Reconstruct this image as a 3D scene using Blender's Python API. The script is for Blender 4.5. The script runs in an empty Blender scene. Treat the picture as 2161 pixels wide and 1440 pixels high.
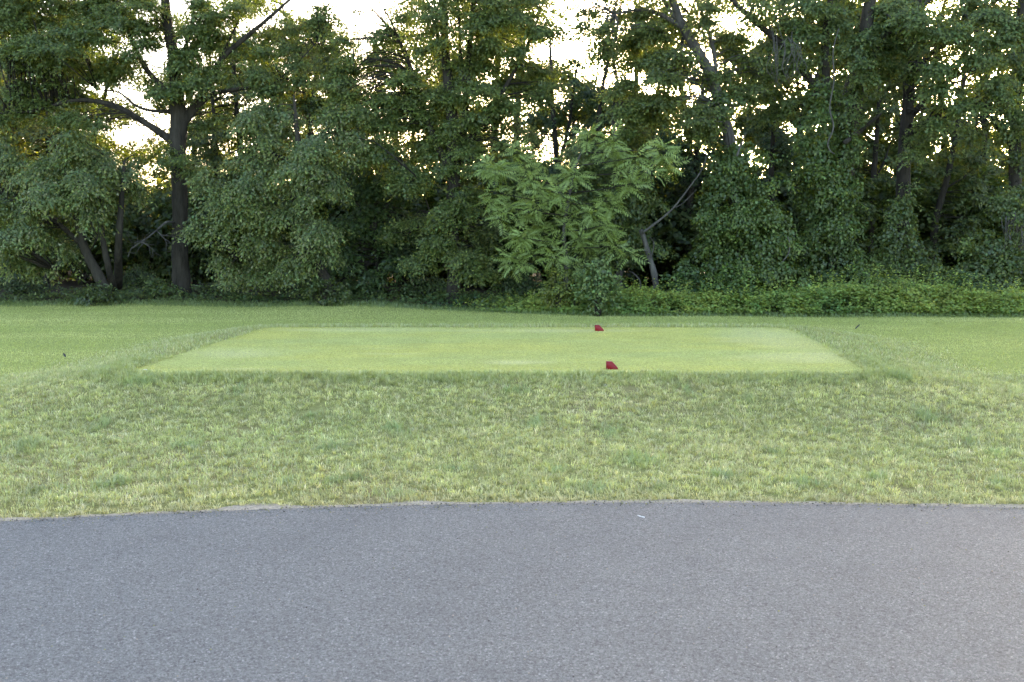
import bpy, math, random
import numpy as np

# ------------------------------------------------------------------ camera, sky, sun, exposure
scene = bpy.context.scene
col = scene.collection
F = 35.0 / 36.0 * 2161.0            # focal length in photo pixels
CAM_Z = 1.70
PITCH = math.atan2(720 - 464, F)
cam_data = bpy.data.cameras.new("camera")
cam_data.lens = 35.0
cam_data.sensor_width = 36.0
cam_data.clip_end = 2000.0
cam_data.dof.use_dof = True
cam_data.dof.focus_distance = 8.5
cam_data.dof.aperture_fstop = 3.8
cam = bpy.data.objects.new("camera", cam_data)
cam.location = (0, 0, CAM_Z)
cam.rotation_euler = (math.pi / 2 - PITCH, 0, 0)
col.objects.link(cam)
scene.camera = cam

SUN_EL = math.radians(7.0)
SUN_AZ = math.radians(17.0)         # to the right of straight ahead (+Y)
world = bpy.data.worlds.new("World")
scene.world = world
world.use_nodes = True
wn = world.node_tree
wn.nodes.clear()
w_out = wn.nodes.new("ShaderNodeOutputWorld")
w_bg = wn.nodes.new("ShaderNodeBackground")
w_sky = wn.nodes.new("ShaderNodeTexSky")
w_sky.sky_type = 'NISHITA'
w_sky.sun_disc = False
w_sky.sun_elevation = SUN_EL
w_sky.sun_rotation = SUN_AZ
w_sky.air_density = 0.55
w_sky.dust_density = 2.2
w_sky.ozone_density = 0.0
w_bg.inputs[1].default_value = 0.15
wn.links.new(w_sky.outputs[0], w_bg.inputs[0])
wn.links.new(w_bg.outputs[0], w_out.inputs[0])

sun_data = bpy.data.lights.new("sun", 'SUN')
sun_data.energy = 2.4
sun_data.angle = math.radians(0.6)
sun_data.color = (1.0, 0.84, 0.60)
sun = bpy.data.objects.new("sun", sun_data)
sun_dir = np.array([math.sin(SUN_AZ) * math.cos(SUN_EL), math.cos(SUN_AZ) * math.cos(SUN_EL), math.sin(SUN_EL)])
from mathutils import Vector
sun.rotation_euler = Vector(sun_dir).to_track_quat('Z', 'Y').to_euler()
sun.location = tuple(sun_dir * 150)
col.objects.link(sun)

scene.view_settings.view_transform = 'Standard'
scene.view_settings.look = 'None'
scene.view_settings.gamma = 1.0
scene.view_settings.use_curve_mapping = False
scene.view_settings.exposure = 3.45
scene.render.engine = 'CYCLES'
scene.cycles.max_bounces = 6
scene.cycles.diffuse_bounces = 4
scene.cycles.glossy_bounces = 2
scene.cycles.transmission_bounces = 4
scene.cycles.use_denoising = True
scene.cycles.sample_clamp_indirect = 6.0

# ------------------------------------------------------------------ helpers
CP, SP = math.cos(PITCH), math.sin(PITCH)


def P(px, py, Y):
    """the point of the place seen at photo pixel (px, py), Y metres in front of the camera"""
    u = (px - 1080.5) / F
    v = (720 - py) / F
    d = np.array([u, CP + v * SP, -SP + v * CP])
    t = Y / d[1]
    return np.array([0, 0, CAM_Z]) + d * t


def G(px, py, z=0.0):
    u = (px - 1080.5) / F
    v = (720 - py) / F
    d = np.array([u, CP + v * SP, -SP + v * CP])
    t = (z - CAM_Z) / d[2]
    return np.array([0, 0, CAM_Z]) + d * t


def hash3(ix, iy, iz, seed):
    h = (ix * 374761393 + iy * 668265263 + iz * 2147483647 + seed * 1274126177) & 0xFFFFFFFF
    h = ((h ^ (h >> 13)) * 1274126177) & 0xFFFFFFFF
    h = (h ^ (h >> 16)) & 0xFFFFFF
    return h / float(0xFFFFFF)


def vnoise(p, scale=1.0, seed=0):
    p = np.asarray(p, dtype=np.float64) * scale
    if p.shape[1] == 2:
        p = np.concatenate([p, np.zeros((len(p), 1)) + 0.5], axis=1)
    i = np.floor(p).astype(np.int64)
    f = p - i
    f = f * f * (3 - 2 * f)
    r = 0
    for dx in (0, 1):
        wx = f[:, 0] if dx else 1 - f[:, 0]
        for dy in (0, 1):
            wy = f[:, 1] if dy else 1 - f[:, 1]
            for dz in (0, 1):
                wz = f[:, 2] if dz else 1 - f[:, 2]
                r = r + wx * wy * wz * hash3(i[:, 0] + dx + 5000, i[:, 1] + dy + 5000, i[:, 2] + dz + 5000, seed)
    return r


def fbm(p, scale=1.0, seed=0, octs=3):
    a, s, t, w = 0, 1.0, 0, 0
    amp = 1.0
    for k in range(octs):
        t = t + amp * vnoise(p, scale * 2 ** k, seed + k * 17)
        w += amp
        amp *= 0.5
    return t / w


def smooth(a, b, x):
    t = np.clip((x - a) / (b - a), 0, 1)
    return t * t * (3 - 2 * t)


def norm(v):
    return v / (np.linalg.norm(v, axis=-1, keepdims=True) + 1e-9)


def tri_mesh(name, V, T, mat, parent=None, colors=None, smooth_shade=False, origin=None):
    """one mesh object from numpy triangles; vertices in world space, origin at the parent's base"""
    V = np.asarray(V, dtype=np.float32)
    T = np.asarray(T, dtype=np.int32)
    if origin is not None:
        V = V - np.asarray(origin, dtype=np.float32)
    me = bpy.data.meshes.new(name)
    me.vertices.add(len(V))
    me.vertices.foreach_set("co", V.ravel())
    me.loops.add(len(T) * 3)
    me.loops.foreach_set("vertex_index", T.ravel())
    me.polygons.add(len(T))
    me.polygons.foreach_set("loop_start", np.arange(0, len(T) * 3, 3, dtype=np.int32))
    me.polygons.foreach_set("loop_total", np.full(len(T), 3, dtype=np.int32))
    if smooth_shade:
        me.polygons.foreach_set("use_smooth", np.ones(len(T), dtype=bool))
    if colors is not None:
        at = me.attributes.new("tint", 'FLOAT_COLOR', 'POINT')
        c4 = np.ones((len(V), 4), dtype=np.float32)
        c4[:, :3] = colors
        at.data.foreach_set("color", c4.ravel())
    me.update()
    me.materials.append(mat)
    o = bpy.data.objects.new(name, me)
    col.objects.link(o)
    if parent is not None:
        o.parent = parent
    elif origin is not None:
        o.location = tuple(float(a) for a in origin)
    return o


def tag(o, label=None, cat=None, group=None, kind=None):
    if label: o["label"] = label
    if cat: o["category"] = cat
    if group: o["group"] = group
    if kind: o["kind"] = kind
    return o


def empty(name, loc, label, cat, group=None):
    o = bpy.data.objects.new(name, None)
    o.location = tuple(float(a) for a in loc)
    o.empty_display_size = 0.2
    col.objects.link(o)
    return tag(o, label, cat, group)


def catmull(pts, sub):
    pts = np.asarray(pts, float)
    if len(pts) < 3 or sub < 2:
        return pts
    e = np.vstack([2 * pts[0] - pts[1], pts, 2 * pts[-1] - pts[-2]])
    out = []
    for i in range(1, len(e) - 2):
        p0, p1, p2, p3 = e[i - 1], e[i], e[i + 1], e[i + 2]
        for k in range(sub):
            t = k / sub
            out.append(0.5 * (2 * p1 + (p2 - p0) * t + (2 * p0 - 5 * p1 + 4 * p2 - p3) * t * t
                              + (3 * p1 - p0 - 3 * p2 + p3) * t ** 3))
    out.append(pts[-1])
    return np.array(out)


class Geo:
    def __init__(self):
        self.V, self.T, self.n = [], [], 0

    def add(self, V, T):
        self.V.append(np.asarray(V, float)); self.T.append(np.asarray(T, int) + self.n); self.n += len(V)

    def tube(self, pts, radii, sides=6, sub=3, wob=0.0, seed=0):
        q = np.concatenate([np.asarray(pts, float), np.asarray(radii, float)[:, None]], axis=1)
        q = catmull(q, sub)
        c, r = q[:, :3], np.maximum(q[:, 3], 0.001)
        t = np.gradient(c, axis=0)
        t = norm(t)
        ref = np.array([0.31, 0.9, 0.2]) if abs(t[0][2]) > 0.6 else np.array([0.05, 0.1, 1.0])
        a = norm(np.cross(t, ref)); b = np.cross(t, a)
        n = len(c)
        ang = np.linspace(0, 2 * math.pi, sides, endpoint=False)
        ca, sa = np.cos(ang), np.sin(ang)
        ring = (a[:, None, :] * ca[None, :, None] + b[:, None, :] * sa[None, :, None])
        rr = np.repeat(r[:, None], sides, 1)
        if wob:
            base = c[:, None, :] + ring * r[:, None, None]
            rr = rr * (1 + wob * (vnoise(base.reshape(-1, 3), 5.0, seed).reshape(n, sides) - 0.5) * 2)
        V = (c[:, None, :] + ring * rr[:, :, None]).reshape(-1, 3)
        i = np.arange(n - 1)[:, None] * sides
        k = np.arange(sides)[None, :]
        k2 = (k + 1) % sides
        q0, q1, q2, q3 = i + k, i + k2, i + sides + k2, i + sides + k
        T = np.concatenate([np.stack([q0, q1, q2], -1).reshape(-1, 3), np.stack([q0, q2, q3], -1).reshape(-1, 3)])
        # close both ends
        top = len(V)
        V = np.vstack([V, c[-1:], c[:1]])
        kk = np.arange(sides)
        T = np.vstack([T, np.stack([(n - 1) * sides + kk, (n - 1) * sides + (kk + 1) % sides, np.full(sides, top)], -1),
                       np.stack([(kk + 1) % sides, kk, np.full(sides, top + 1)], -1)])
        self.add(V, T)

    def build(self, name, mat, parent=None, origin=None, smooth_shade=True, colors=None):
        return tri_mesh(name, np.concatenate(self.V), np.concatenate(self.T), mat, parent, colors, smooth_shade, origin)


# ------------------------------------------------------------------ materials
def new_mat(name):
    m = bpy.data.materials.new(name)
    m.use_nodes = True
    nt = m.node_tree
    nt.nodes.clear()
    out = nt.nodes.new("ShaderNodeOutputMaterial")
    return m, nt, out


def leaf_material(name, trans=0.42, gloss=0.03, rough=0.5, warm=(1.35, 1.2, 0.5)):
    m, nt, out = new_mat(name)
    at = nt.nodes.new("ShaderNodeAttribute"); at.attribute_name = "tint"
    df = nt.nodes.new("ShaderNodeBsdfDiffuse")
    tr = nt.nodes.new("ShaderNodeBsdfTranslucent")
    mul = nt.nodes.new("ShaderNodeMix"); mul.data_type = 'RGBA'; mul.blend_type = 'MULTIPLY'
    mul.inputs[0].default_value = 1.0
    mul.inputs[7].default_value = (*warm, 1)
    nt.links.new(at.outputs[0], mul.inputs[6])
    nt.links.new(at.outputs[0], df.inputs[0])
    nt.links.new(mul.outputs[2], tr.inputs[0])
    mx = nt.nodes.new("ShaderNodeMixShader"); mx.inputs[0].default_value = trans
    nt.links.new(df.outputs[0], mx.inputs[1]); nt.links.new(tr.outputs[0], mx.inputs[2])
    gl = nt.nodes.new("ShaderNodeBsdfGlossy"); gl.inputs["Roughness"].default_value = rough
    gl.inputs[0].default_value = (0.9, 0.95, 1.0, 1)
    m2 = nt.nodes.new("ShaderNodeMixShader"); m2.inputs[0].default_value = gloss
    nt.links.new(mx.outputs[0], m2.inputs[1]); nt.links.new(gl.outputs[0], m2.inputs[2])
    nt.links.new(m2.outputs[0], out.inputs[0])
    return m


def bark_material(name, c0, c1, scale=9.0):
    m, nt, out = new_mat(name)
    bs = nt.nodes.new("ShaderNodeBsdfPrincipled")
    bs.inputs["Roughness"].default_value = 0.9
    bs.inputs["Specular IOR Level"].default_value = 0.2
    tc = nt.nodes.new("ShaderNodeTexCoord")
    mp = nt.nodes.new("ShaderNodeMapping"); mp.inputs["Scale"].default_value = (1, 1, 0.22)
    n1 = nt.nodes.new("ShaderNodeTexNoise"); n1.inputs["Scale"].default_value = scale; n1.inputs["Detail"].default_value = 6
    n1.inputs["Roughness"].default_value = 0.65
    n2 = nt.nodes.new("ShaderNodeTexNoise"); n2.inputs["Scale"].default_value = scale * 4; n2.inputs["Detail"].default_value = 4
    cr = nt.nodes.new("ShaderNodeValToRGB")
    cr.color_ramp.elements[0].position = 0.32; cr.color_ramp.elements[0].color = (*c0, 1)
    cr.color_ramp.elements[1].position = 0.68; cr.color_ramp.elements[1].color = (*c1, 1)
    bp = nt.nodes.new("ShaderNodeBump"); bp.inputs["Strength"].default_value = 0.8; bp.inputs["Distance"].default_value = 0.03
    nt.links.new(tc.outputs["Object"], mp.inputs[0])
    nt.links.new(mp.outputs[0], n1.inputs[0]); nt.links.new(mp.outputs[0], n2.inputs[0])
    nt.links.new(n1.outputs[0], cr.inputs[0]); nt.links.new(cr.outputs[0], bs.inputs["Base Color"])
    nt.links.new(n2.outputs[0], bp.inputs["Height"]); nt.links.new(bp.outputs[0], bs.inputs["Normal"])
    nt.links.new(bs.outputs[0], out.inputs[0])
    return m


def ground_material():
    m, nt, out = new_mat("lawn_soil_and_turf")
    bs = nt.nodes.new("ShaderNodeBsdfPrincipled")
    bs.inputs["Roughness"].default_value = 0.95
    bs.inputs["Specular IOR Level"].default_value = 0.1
    at = nt.nodes.new("ShaderNodeAttribute"); at.attribute_name = "tint"
    tc = nt.nodes.new("ShaderNodeTexCoord")
    n1 = nt.nodes.new("ShaderNodeTexNoise"); n1.inputs["Scale"].default_value = 22; n1.inputs["Detail"].default_value = 5
    n1.inputs["Roughness"].default_value = 0.7
    cr = nt.nodes.new("ShaderNodeValToRGB")
    cr.color_ramp.elements[0].position = 0.3; cr.color_ramp.elements[0].color = (0.6, 0.62, 0.6, 1)
    cr.color_ramp.elements[1].position = 0.7; cr.color_ramp.elements[1].color = (1.25, 1.2, 1.2, 1)
    mul = nt.nodes.new("ShaderNodeMix"); mul.data_type = 'RGBA'; mul.blend_type = 'MULTIPLY'; mul.inputs[0].default_value = 1
    n2 = nt.nodes.new("ShaderNodeTexNoise"); n2.inputs["Scale"].default_value = 60; n2.inputs["Detail"].default_value = 4
    bp = nt.nodes.new("ShaderNodeBump"); bp.inputs["Strength"].default_value = 0.7; bp.inputs["Distance"].default_value = 0.02
    nt.links.new(tc.outputs["Object"], n1.inputs[0]); nt.links.new(tc.outputs["Object"], n2.inputs[0])
    nt.links.new(n1.outputs[0], cr.inputs[0])
    nt.links.new(at.outputs[0], mul.inputs[6]); nt.links.new(cr.outputs[0], mul.inputs[7])
    nt.links.new(mul.outputs[2], bs.inputs["Base Color"])
    nt.links.new(n2.outputs[0], bp.inputs["Height"]); nt.links.new(bp.outputs[0], bs.inputs["Normal"])
    nt.links.new(bs.outputs[0], out.inputs[0])
    return m


def asphalt_material():
    m, nt, out = new_mat("weathered_asphalt")
    L = nt.links.new
    bs = nt.nodes.new("ShaderNodeBsdfPrincipled")
    bs.inputs["Roughness"].default_value = 0.75
    bs.inputs["Specular IOR Level"].default_value = 0.35
    tc = nt.nodes.new("ShaderNodeTexCoord")
    vo = nt.nodes.new("ShaderNodeTexVoronoi"); vo.inputs["Scale"].default_value = 140
    vo.inputs["Randomness"].default_value = 1.0
    vd = nt.nodes.new("ShaderNodeTexVoronoi"); vd.feature = 'DISTANCE_TO_EDGE'; vd.inputs["Scale"].default_value = 140
    L(tc.outputs["Object"], vo.inputs["Vector"]); L(tc.outputs["Object"], vd.inputs["Vector"])
    sep = nt.nodes.new("ShaderNodeSeparateColor"); L(vo.outputs["Color"], sep.inputs[0])
    cr = nt.nodes.new("ShaderNodeValToRGB")          # stone by stone
    e = cr.color_ramp.elements
    e[0].position = 0.0; e[0].color = (0.082, 0.084, 0.085, 1)
    e[1].position = 1.0; e[1].color = (0.30, 0.305, 0.305, 1)
    k = e.new(0.3); k.color = (0.120, 0.123, 0.124, 1)
    k = e.new(0.8); k.color = (0.164, 0.167, 0.168, 1)
    k = e.new(0.96); k.color = (0.192, 0.196, 0.197, 1)
    L(sep.outputs[0], cr.inputs[0])
    ed = nt.nodes.new("ShaderNodeValToRGB")          # bitumen between the stones
    ed.color_ramp.elements[0].position = 0.0; ed.color_ramp.elements[0].color = (0.5, 0.5, 0.5, 1)
    ed.color_ramp.elements[1].position = 0.12; ed.color_ramp.elements[1].color = (1, 1, 1, 1)
    L(vd.outputs["Distance"], ed.inputs[0])
    mu = nt.nodes.new("ShaderNodeMix"); mu.data_type = 'RGBA'; mu.blend_type = 'MULTIPLY'; mu.inputs[0].default_value = 1
    L(cr.outputs[0], mu.inputs[6]); L(ed.outputs[0], mu.inputs[7])
    # dark pits
    n3 = nt.nodes.new("ShaderNodeTexNoise"); n3.inputs["Scale"].default_value = 62; n3.inputs["Detail"].default_value = 4
    n3.inputs["Roughness"].default_value = 0.75
    L(tc.outputs["Object"], n3.inputs[0])
    pit = nt.nodes.new("ShaderNodeValToRGB")
    pit.color_ramp.elements[0].position = 0.30; pit.color_ramp.elements[0].color = (0.30, 0.305, 0.315, 1)
    pit.color_ramp.elements[1].position = 0.50; pit.color_ramp.elements[1].color = (1, 1, 1, 1)
    L(n3.outputs[0], pit.inputs[0])
    mu2 = nt.nodes.new("ShaderNodeMix"); mu2.data_type = 'RGBA'; mu2.blend_type = 'MULTIPLY'; mu2.inputs[0].default_value = 1
    L(mu.outputs[2], mu2.inputs[6]); L(pit.outputs[0], mu2.inputs[7])
    # large dusty and worn areas
    n4 = nt.nodes.new("ShaderNodeTexNoise"); n4.inputs["Scale"].default_value = 2.2; n4.inputs["Detail"].default_value = 5
    n4.inputs["Roughness"].default_value = 0.6
    L(tc.outputs["Object"], n4.inputs[0])
    big = nt.nodes.new("ShaderNodeValToRGB")
    big.color_ramp.elements[0].position = 0.3; big.color_ramp.elements[0].color = (0.91, 0.915, 0.925, 1)
    big.color_ramp.elements[1].position = 0.7; big.color_ramp.elements[1].color = (1.07, 1.07, 1.06, 1)
    L(n4.outputs[0], big.inputs[0])
    mu3 = nt.nodes.new("ShaderNodeMix"); mu3.data_type = 'RGBA'; mu3.blend_type = 'MULTIPLY'; mu3.inputs[0].default_value = 1
    L(mu2.outputs[2], mu3.inputs[6]); L(big.outputs[0], mu3.inputs[7])
    L(mu3.outputs[2], bs.inputs["Base Color"])
    ad = nt.nodes.new("ShaderNodeMath"); ad.operation = 'ADD'
    mm = nt.nodes.new("ShaderNodeMath"); mm.operation = 'MULTIPLY'; mm.inputs[1].default_value = 0.9
    L(n3.outputs[0], mm.inputs[0]); L(mm.outputs[0], ad.inputs[0])
    cl = nt.nodes.new("ShaderNodeMath"); cl.operation = 'MULTIPLY'; cl.inputs[1].default_value = 0.8
    L(sep.outputs[1], cl.inputs[0]); L(cl.outputs[0], ad.inputs[1])
    bp = nt.nodes.new("ShaderNodeBump"); bp.inputs["Strength"].default_value = 0.75; bp.inputs["Distance"].default_value = 0.004
    L(ad.outputs[0], bp.inputs["Height"]); L(bp.outputs[0], bs.inputs["Normal"])
    L(bs.outputs[0], out.inputs[0])
    return m


def plain_material(name, c, rough=0.6, noise=0.15, scale=40, spec=0.4):
    m, nt, out = new_mat(name)
    bs = nt.nodes.new("ShaderNodeBsdfPrincipled")
    bs.inputs["Roughness"].default_value = rough
    bs.inputs["Specular IOR Level"].default_value = spec
    tc = nt.nodes.new("ShaderNodeTexCoord")
    n1 = nt.nodes.new("ShaderNodeTexNoise"); n1.inputs["Scale"].default_value = scale; n1.inputs["Detail"].default_value = 4
    cr = nt.nodes.new("ShaderNodeValToRGB")
    cr.color_ramp.elements[0].position = 0.3; cr.color_ramp.elements[0].color = (*[a * (1 - noise) for a in c], 1)
    cr.color_ramp.elements[1].position = 0.7; cr.color_ramp.elements[1].color = (*[a * (1 + noise) for a in c], 1)
    nt.links.new(tc.outputs["Object"], n1.inputs[0]); nt.links.new(n1.outputs[0], cr.inputs[0])
    nt.links.new(cr.outputs[0], bs.inputs["Base Color"]); nt.links.new(bs.outputs[0], out.inputs[0])
    return m


M_LEAF = leaf_material("tree_leaf")
M_GRASS = leaf_material("grass_blade", trans=0.35, gloss=0.05, rough=0.5, warm=(1.25, 1.2, 0.6))
M_BARK = bark_material("dark_bark", (0.017, 0.0145, 0.011), (0.052, 0.045, 0.034))
M_PALE = bark_material("pale_bark", (0.040, 0.037, 0.032), (0.115, 0.107, 0.095))
M_DEAD = bark_material("dead_wood", (0.045, 0.041, 0.036), (0.125, 0.116, 0.103), 14)
M_GROUND = ground_material()
M_ASPHALT = asphalt_material()
M_RED = plain_material("red_paint", (0.19, 0.0045, 0.010), 0.38, 0.12, 60, 0.25)
M_WHITE = plain_material("white_paint", (0.8, 0.8, 0.78), 0.5, 0.05, 80)
M_BLACK = plain_material("dark_scrap", (0.035, 0.032, 0.035), 0.7, 0.3, 80)
M_SAND = plain_material("sandy_verge", (0.30, 0.265, 0.21), 0.95, 0.35, 60, 0.1)

# ------------------------------------------------------------------ the ground
ZP = -0.20                                    # level of the path
TEE = np.array([G(246, 790)[:2], G(1856, 790)[:2], G(1665, 692)[:2], G(562, 692)[:2]])   # counter-clockwise from the near left


def inset(quad, r):
    out = []
    for i in range(4):
        a, b, c = quad[i - 1], quad[i], quad[(i + 1) % 4]
        u, v = (a - b) / np.linalg.norm(a - b), (c - b) / np.linalg.norm(c - b)
        out.append(b + (u + v) * r / abs(u[0] * v[1] - u[1] * v[0]))
    return np.array(out)


TEE_IN = inset(TEE, 0.32)


def tee_distance(x, y):
    """distance outside the mown tee with its rounded corners (negative inside)"""
    p = np.stack([x, y], -1)
    inside = np.full(x.shape, 1e9)
    seg = np.full(x.shape, 1e9)
    neg = np.ones(x.shape, bool)
    for i in range(4):
        a, b = TEE_IN[i], TEE_IN[(i + 1) % 4]
        e = b - a
        n = np.array([e[1], -e[0]]) / np.linalg.norm(e)
        s = (p - a) @ n
        neg &= s < 0
        t = np.clip(((p - a) @ e) / (e @ e), 0, 1)
        d = np.linalg.norm(p - a - t[..., None] * e, axis=-1)
        seg = np.minimum(seg, d)
    return np.where(neg, -seg, seg) - 0.32


edge_px = [(0, 1101), (300, 1090), (600, 1075), (900, 1066), (1300, 1062), (1700, 1066), (2161, 1074)]
edge_w = np.array([G(a, b, ZP)[:2] for a, b in edge_px])
edge_fit = np.polyfit(edge_w[:, 0], edge_w[:, 1], 3)


def path_edge(x):
    xc = np.clip(x, -4.2, 4.2)
    y = np.polyval(edge_fit, xc)
    slope = np.where(x < 0, np.polyval(np.polyder(edge_fit), -4.2), np.polyval(np.polyder(edge_fit), 4.2))
    return y + np.where(np.abs(x) > 4.2, (x - xc) * slope, 0)


def wood_edge(x):
    """where the lawn ends and the wood floor begins"""
    return 20.1 + 1.9 * smooth(3.0, -4.5, x) + 0.5 * (vnoise(np.stack([x, x * 0], -1), 0.5, 3) - 0.5)


def height(x, y):
    d = tee_distance(x, y)
    p2 = np.stack([x, y], -1)
    z = -0.012 * smooth(-0.05, 0.05, d) - 0.23 * smooth(0.10, 2.1, d)
    z = z + 0.07 * (fbm(p2, 0.35, 11, 2) - 0.5) * smooth(0.3, 2.0, d)
    z = z + 0.10 * smooth(20.5, 25.0, y) * smooth(4, -6, x) + 0.10 * smooth(19.5, 25.0, y)
    near = smooth(1.4, 0.15, y - path_edge(x))
    z = z * (1 - near) + (ZP - 0.012) * near
    back = path_edge(x) - 5.4
    z = np.where(y < back, ZP - 0.012 + 0.05 * smooth(0, 1.0, back - y), z)
    return z


def axis(lo, hi, fine_lo, fine_hi, step, far):
    a = list(np.arange(fine_lo, fine_hi + 1e-6, step))
    s, v, lft = step, fine_lo, []
    while v > lo:
        s *= 1.28; v -= s; lft.append(v)
    s, v, rgt = step, fine_hi, []
    while v < hi:
        s *= 1.28; v += s; rgt.append(v)
    return np.array(lft[::-1] + a + rgt)


gx = axis(-500, 500, -13, 13, 0.15, 0)
gy = axis(-300, 900, 4.6, 25, 0.15, 0)
XX, YY = np.meshgrid(gx, gy)
xf, yf = XX.ravel(), YY.ravel()
zf = height(xf, yf)
p2 = np.stack([xf, yf], -1)
turf = np.array([0.21, 0.22, 0.08])
straw = np.array([0.24, 0.21, 0.10])
litter = np.array([0.045, 0.034, 0.022])
field = np.array([0.30, 0.335, 0.095])
nz = fbm(p2, 1.2, 5, 3)[:, None]
gc = turf * (1 - smooth(0.45, 0.75, nz)) + straw * smooth(0.45, 0.75, nz)
fk = np.maximum(smooth(15.8, 16.8, yf), smooth(1.4, 2.2, tee_distance(xf, yf)) * smooth(11.8, 12.8, yf))[:, None]
gc = gc * (1 - fk) + field * fk
wl = smooth(-0.15, 0.35, yf - wood_edge(xf) + 0.8 * (vnoise(p2, 2.0, 8) - 0.5))[:, None]
gc = gc * (1 - wl) + litter * wl
ny, nx = XX.shape
ii = (np.arange(ny - 1)[:, None] * nx + np.arange(nx - 1)[None, :]).ravel()
GT = np.concatenate([np.stack([ii, ii + 1, ii + nx + 1], -1), np.stack([ii, ii + nx + 1, ii + nx], -1)])
ground = tri_mesh("lawn_ground", np.stack([xf, yf, zf], -1), GT, M_GROUND, None, gc, True)
tag(ground, "lawn ground sloping from the asphalt path to the wood floor", "ground", kind="structure")

# the mown tee: a sheet a little proud of the soil inside the rough
us = np.linspace(0, 1, 121); vs = np.linspace(0, 1, 71)
UU, VV = np.meshgrid(us, vs)
tq = (TEE[0] * ((1 - UU) * (1 - VV))[..., None] + TEE[1] * (UU * (1 - VV))[..., None]
      + TEE[2] * (UU * VV)[..., None] + TEE[3] * ((1 - UU) * VV)[..., None]).reshape(-1, 2)
cen = TEE.mean(0)
tq = cen + (tq - cen) * 1.004
tz = 0.006 + 0.012 * (fbm(tq, 0.8, 31, 2) - 0.5)
t1 = fbm(tq * np.array([0.6, 1.6]), 0.9, 41, 3)[:, None]
t2 = fbm(tq * np.array([0.5, 1.5]), 1.3, 47, 3)[:, None]
green_a = np.array([0.420, 0.455, 0.160]); green_y = np.array([0.465, 0.470, 0.140]); green_p = np.array([0.56, 0.56, 0.29])


def tee_colour(q):
    t1 = fbm(q * np.array([0.6, 1.6]), 0.9, 41, 3)[:, None]
    t2 = fbm(q * np.array([0.5, 1.5]), 1.3, 47, 3)[:, None]
    c = green_a * (1 - smooth(0.42, 0.66, t1)) + green_y * smooth(0.42, 0.66, t1)
    k = smooth(0.58, 0.8, t2) * 0.8
    c = c * (1 - k) + green_p * k
    st = fbm(q, 3.0, 53, 3)[:, None]
    c = c * (0.95 + 0.10 * smooth(0.3, 0.7, st))
    for (cx, cy, rx, ry) in ((3.75, 14.2, 0.75, 1.5), (3.6, 12.2, 0.8, 0.6), (-3.6, 12.6, 0.7, 0.5), (0.8, 15.2, 1.6, 0.25), (-2.4, 15.3, 1.4, 0.25),):
        r = np.sqrt(((q[:, 0] - cx) / rx) ** 2 + ((q[:, 1] - cy) / ry) ** 2)[:, None]
        k = smooth(1.4, 0.1, r + 0.6 * (vnoise(q, 2.5, 57)[:, None] - 0.5)) * 0.5
        c = c * (1 - k) + green_p * k
    return c


nvx, nvy = len(us), len(vs)
ii = (np.arange(nvy - 1)[:, None] * nvx + np.arange(nvx - 1)[None, :]).ravel()
TT = np.concatenate([np.stack([ii, ii + 1, ii + nvx + 1], -1), np.stack([ii, ii + nvx + 1, ii + nvx], -1)])
tee = tri_mesh("tee_ground", np.concatenate([tq, tz[:, None]], 1), TT, M_GROUND, None, tee_colour(tq) * 0.9, True)
tag(tee, "closely mown pale green tee raised in the lawn", "tee", kind="structure")

# the asphalt path
px_ = axis(-60, 60, -6, 6, 0.12, 0)
rows = [0.0, -0.02, -0.06] + list(np.linspace(-0.2, -5.3, 26)) + [-5.36, -5.4]
PV, nrow = [], len(rows)
for k, r in enumerate(rows):
    yy = path_edge(px_) + r
    if k == 0:
        yy = yy + 0.018 * (vnoise(np.stack([px_, px_ * 0], -1), 6.0, 71) - 0.5)
    z = np.full(px_.shape, ZP + 0.012 * (1 if 0 < k < nrow - 1 else -1.5)) + (0.004 * min(1.0, -r) if k else 0)
    PV.append(np.stack([px_, yy, z], -1))
PV = np.concatenate(PV)
n = len(px_)
ii = (np.arange(nrow - 1)[:, None] * n + np.arange(n - 1)[None, :]).ravel()
PT = np.concatenate([np.stack([ii, ii + n + 1, ii + 1], -1), np.stack([ii, ii + n, ii + n + 1], -1)])
path = tri_mesh("path", PV, PT, M_ASPHALT, None, None, True)
tag(path, "grey asphalt cart path curving across the foreground", "path", kind="structure")

# sandy verge along the path edge
vx = np.arange(-8, 8, 0.02)
w = 0.060 + 0.12 * smooth(0.55, 0.85, vnoise(np.stack([vx, vx * 0], -1), 1.7, 77)) + 0.05 * vnoise(np.stack([vx, vx * 0], -1), 9.0, 78) + 0.02 * vnoise(np.stack([vx, vx * 0], -1), 30.0, 79)
ye = path_edge(vx)
A = np.stack([vx, ye - 0.004, np.full(vx.shape, ZP - 0.006)], -1)
B = np.stack([vx, ye + w, height(vx, ye + w) + 0.004], -1)
i = np.arange(len(vx) - 1); n = len(vx)
verge = tri_mesh("path_verge", np.concatenate([A, B]), np.concatenate([np.stack([i, i + 1, i + 1 + n], -1), np.stack([i, i + 1 + n, i + n], -1)]), M_SAND, None, None, True)
tag(verge, "thin sandy strip between the asphalt and the grass", "verge", kind="structure")

# ------------------------------------------------------------------ grass
rng = np.random.default_rng(7)


def in_view(x, y, m=1.4):
    return np.abs(x) < (y * 0.5143 + m)


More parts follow.
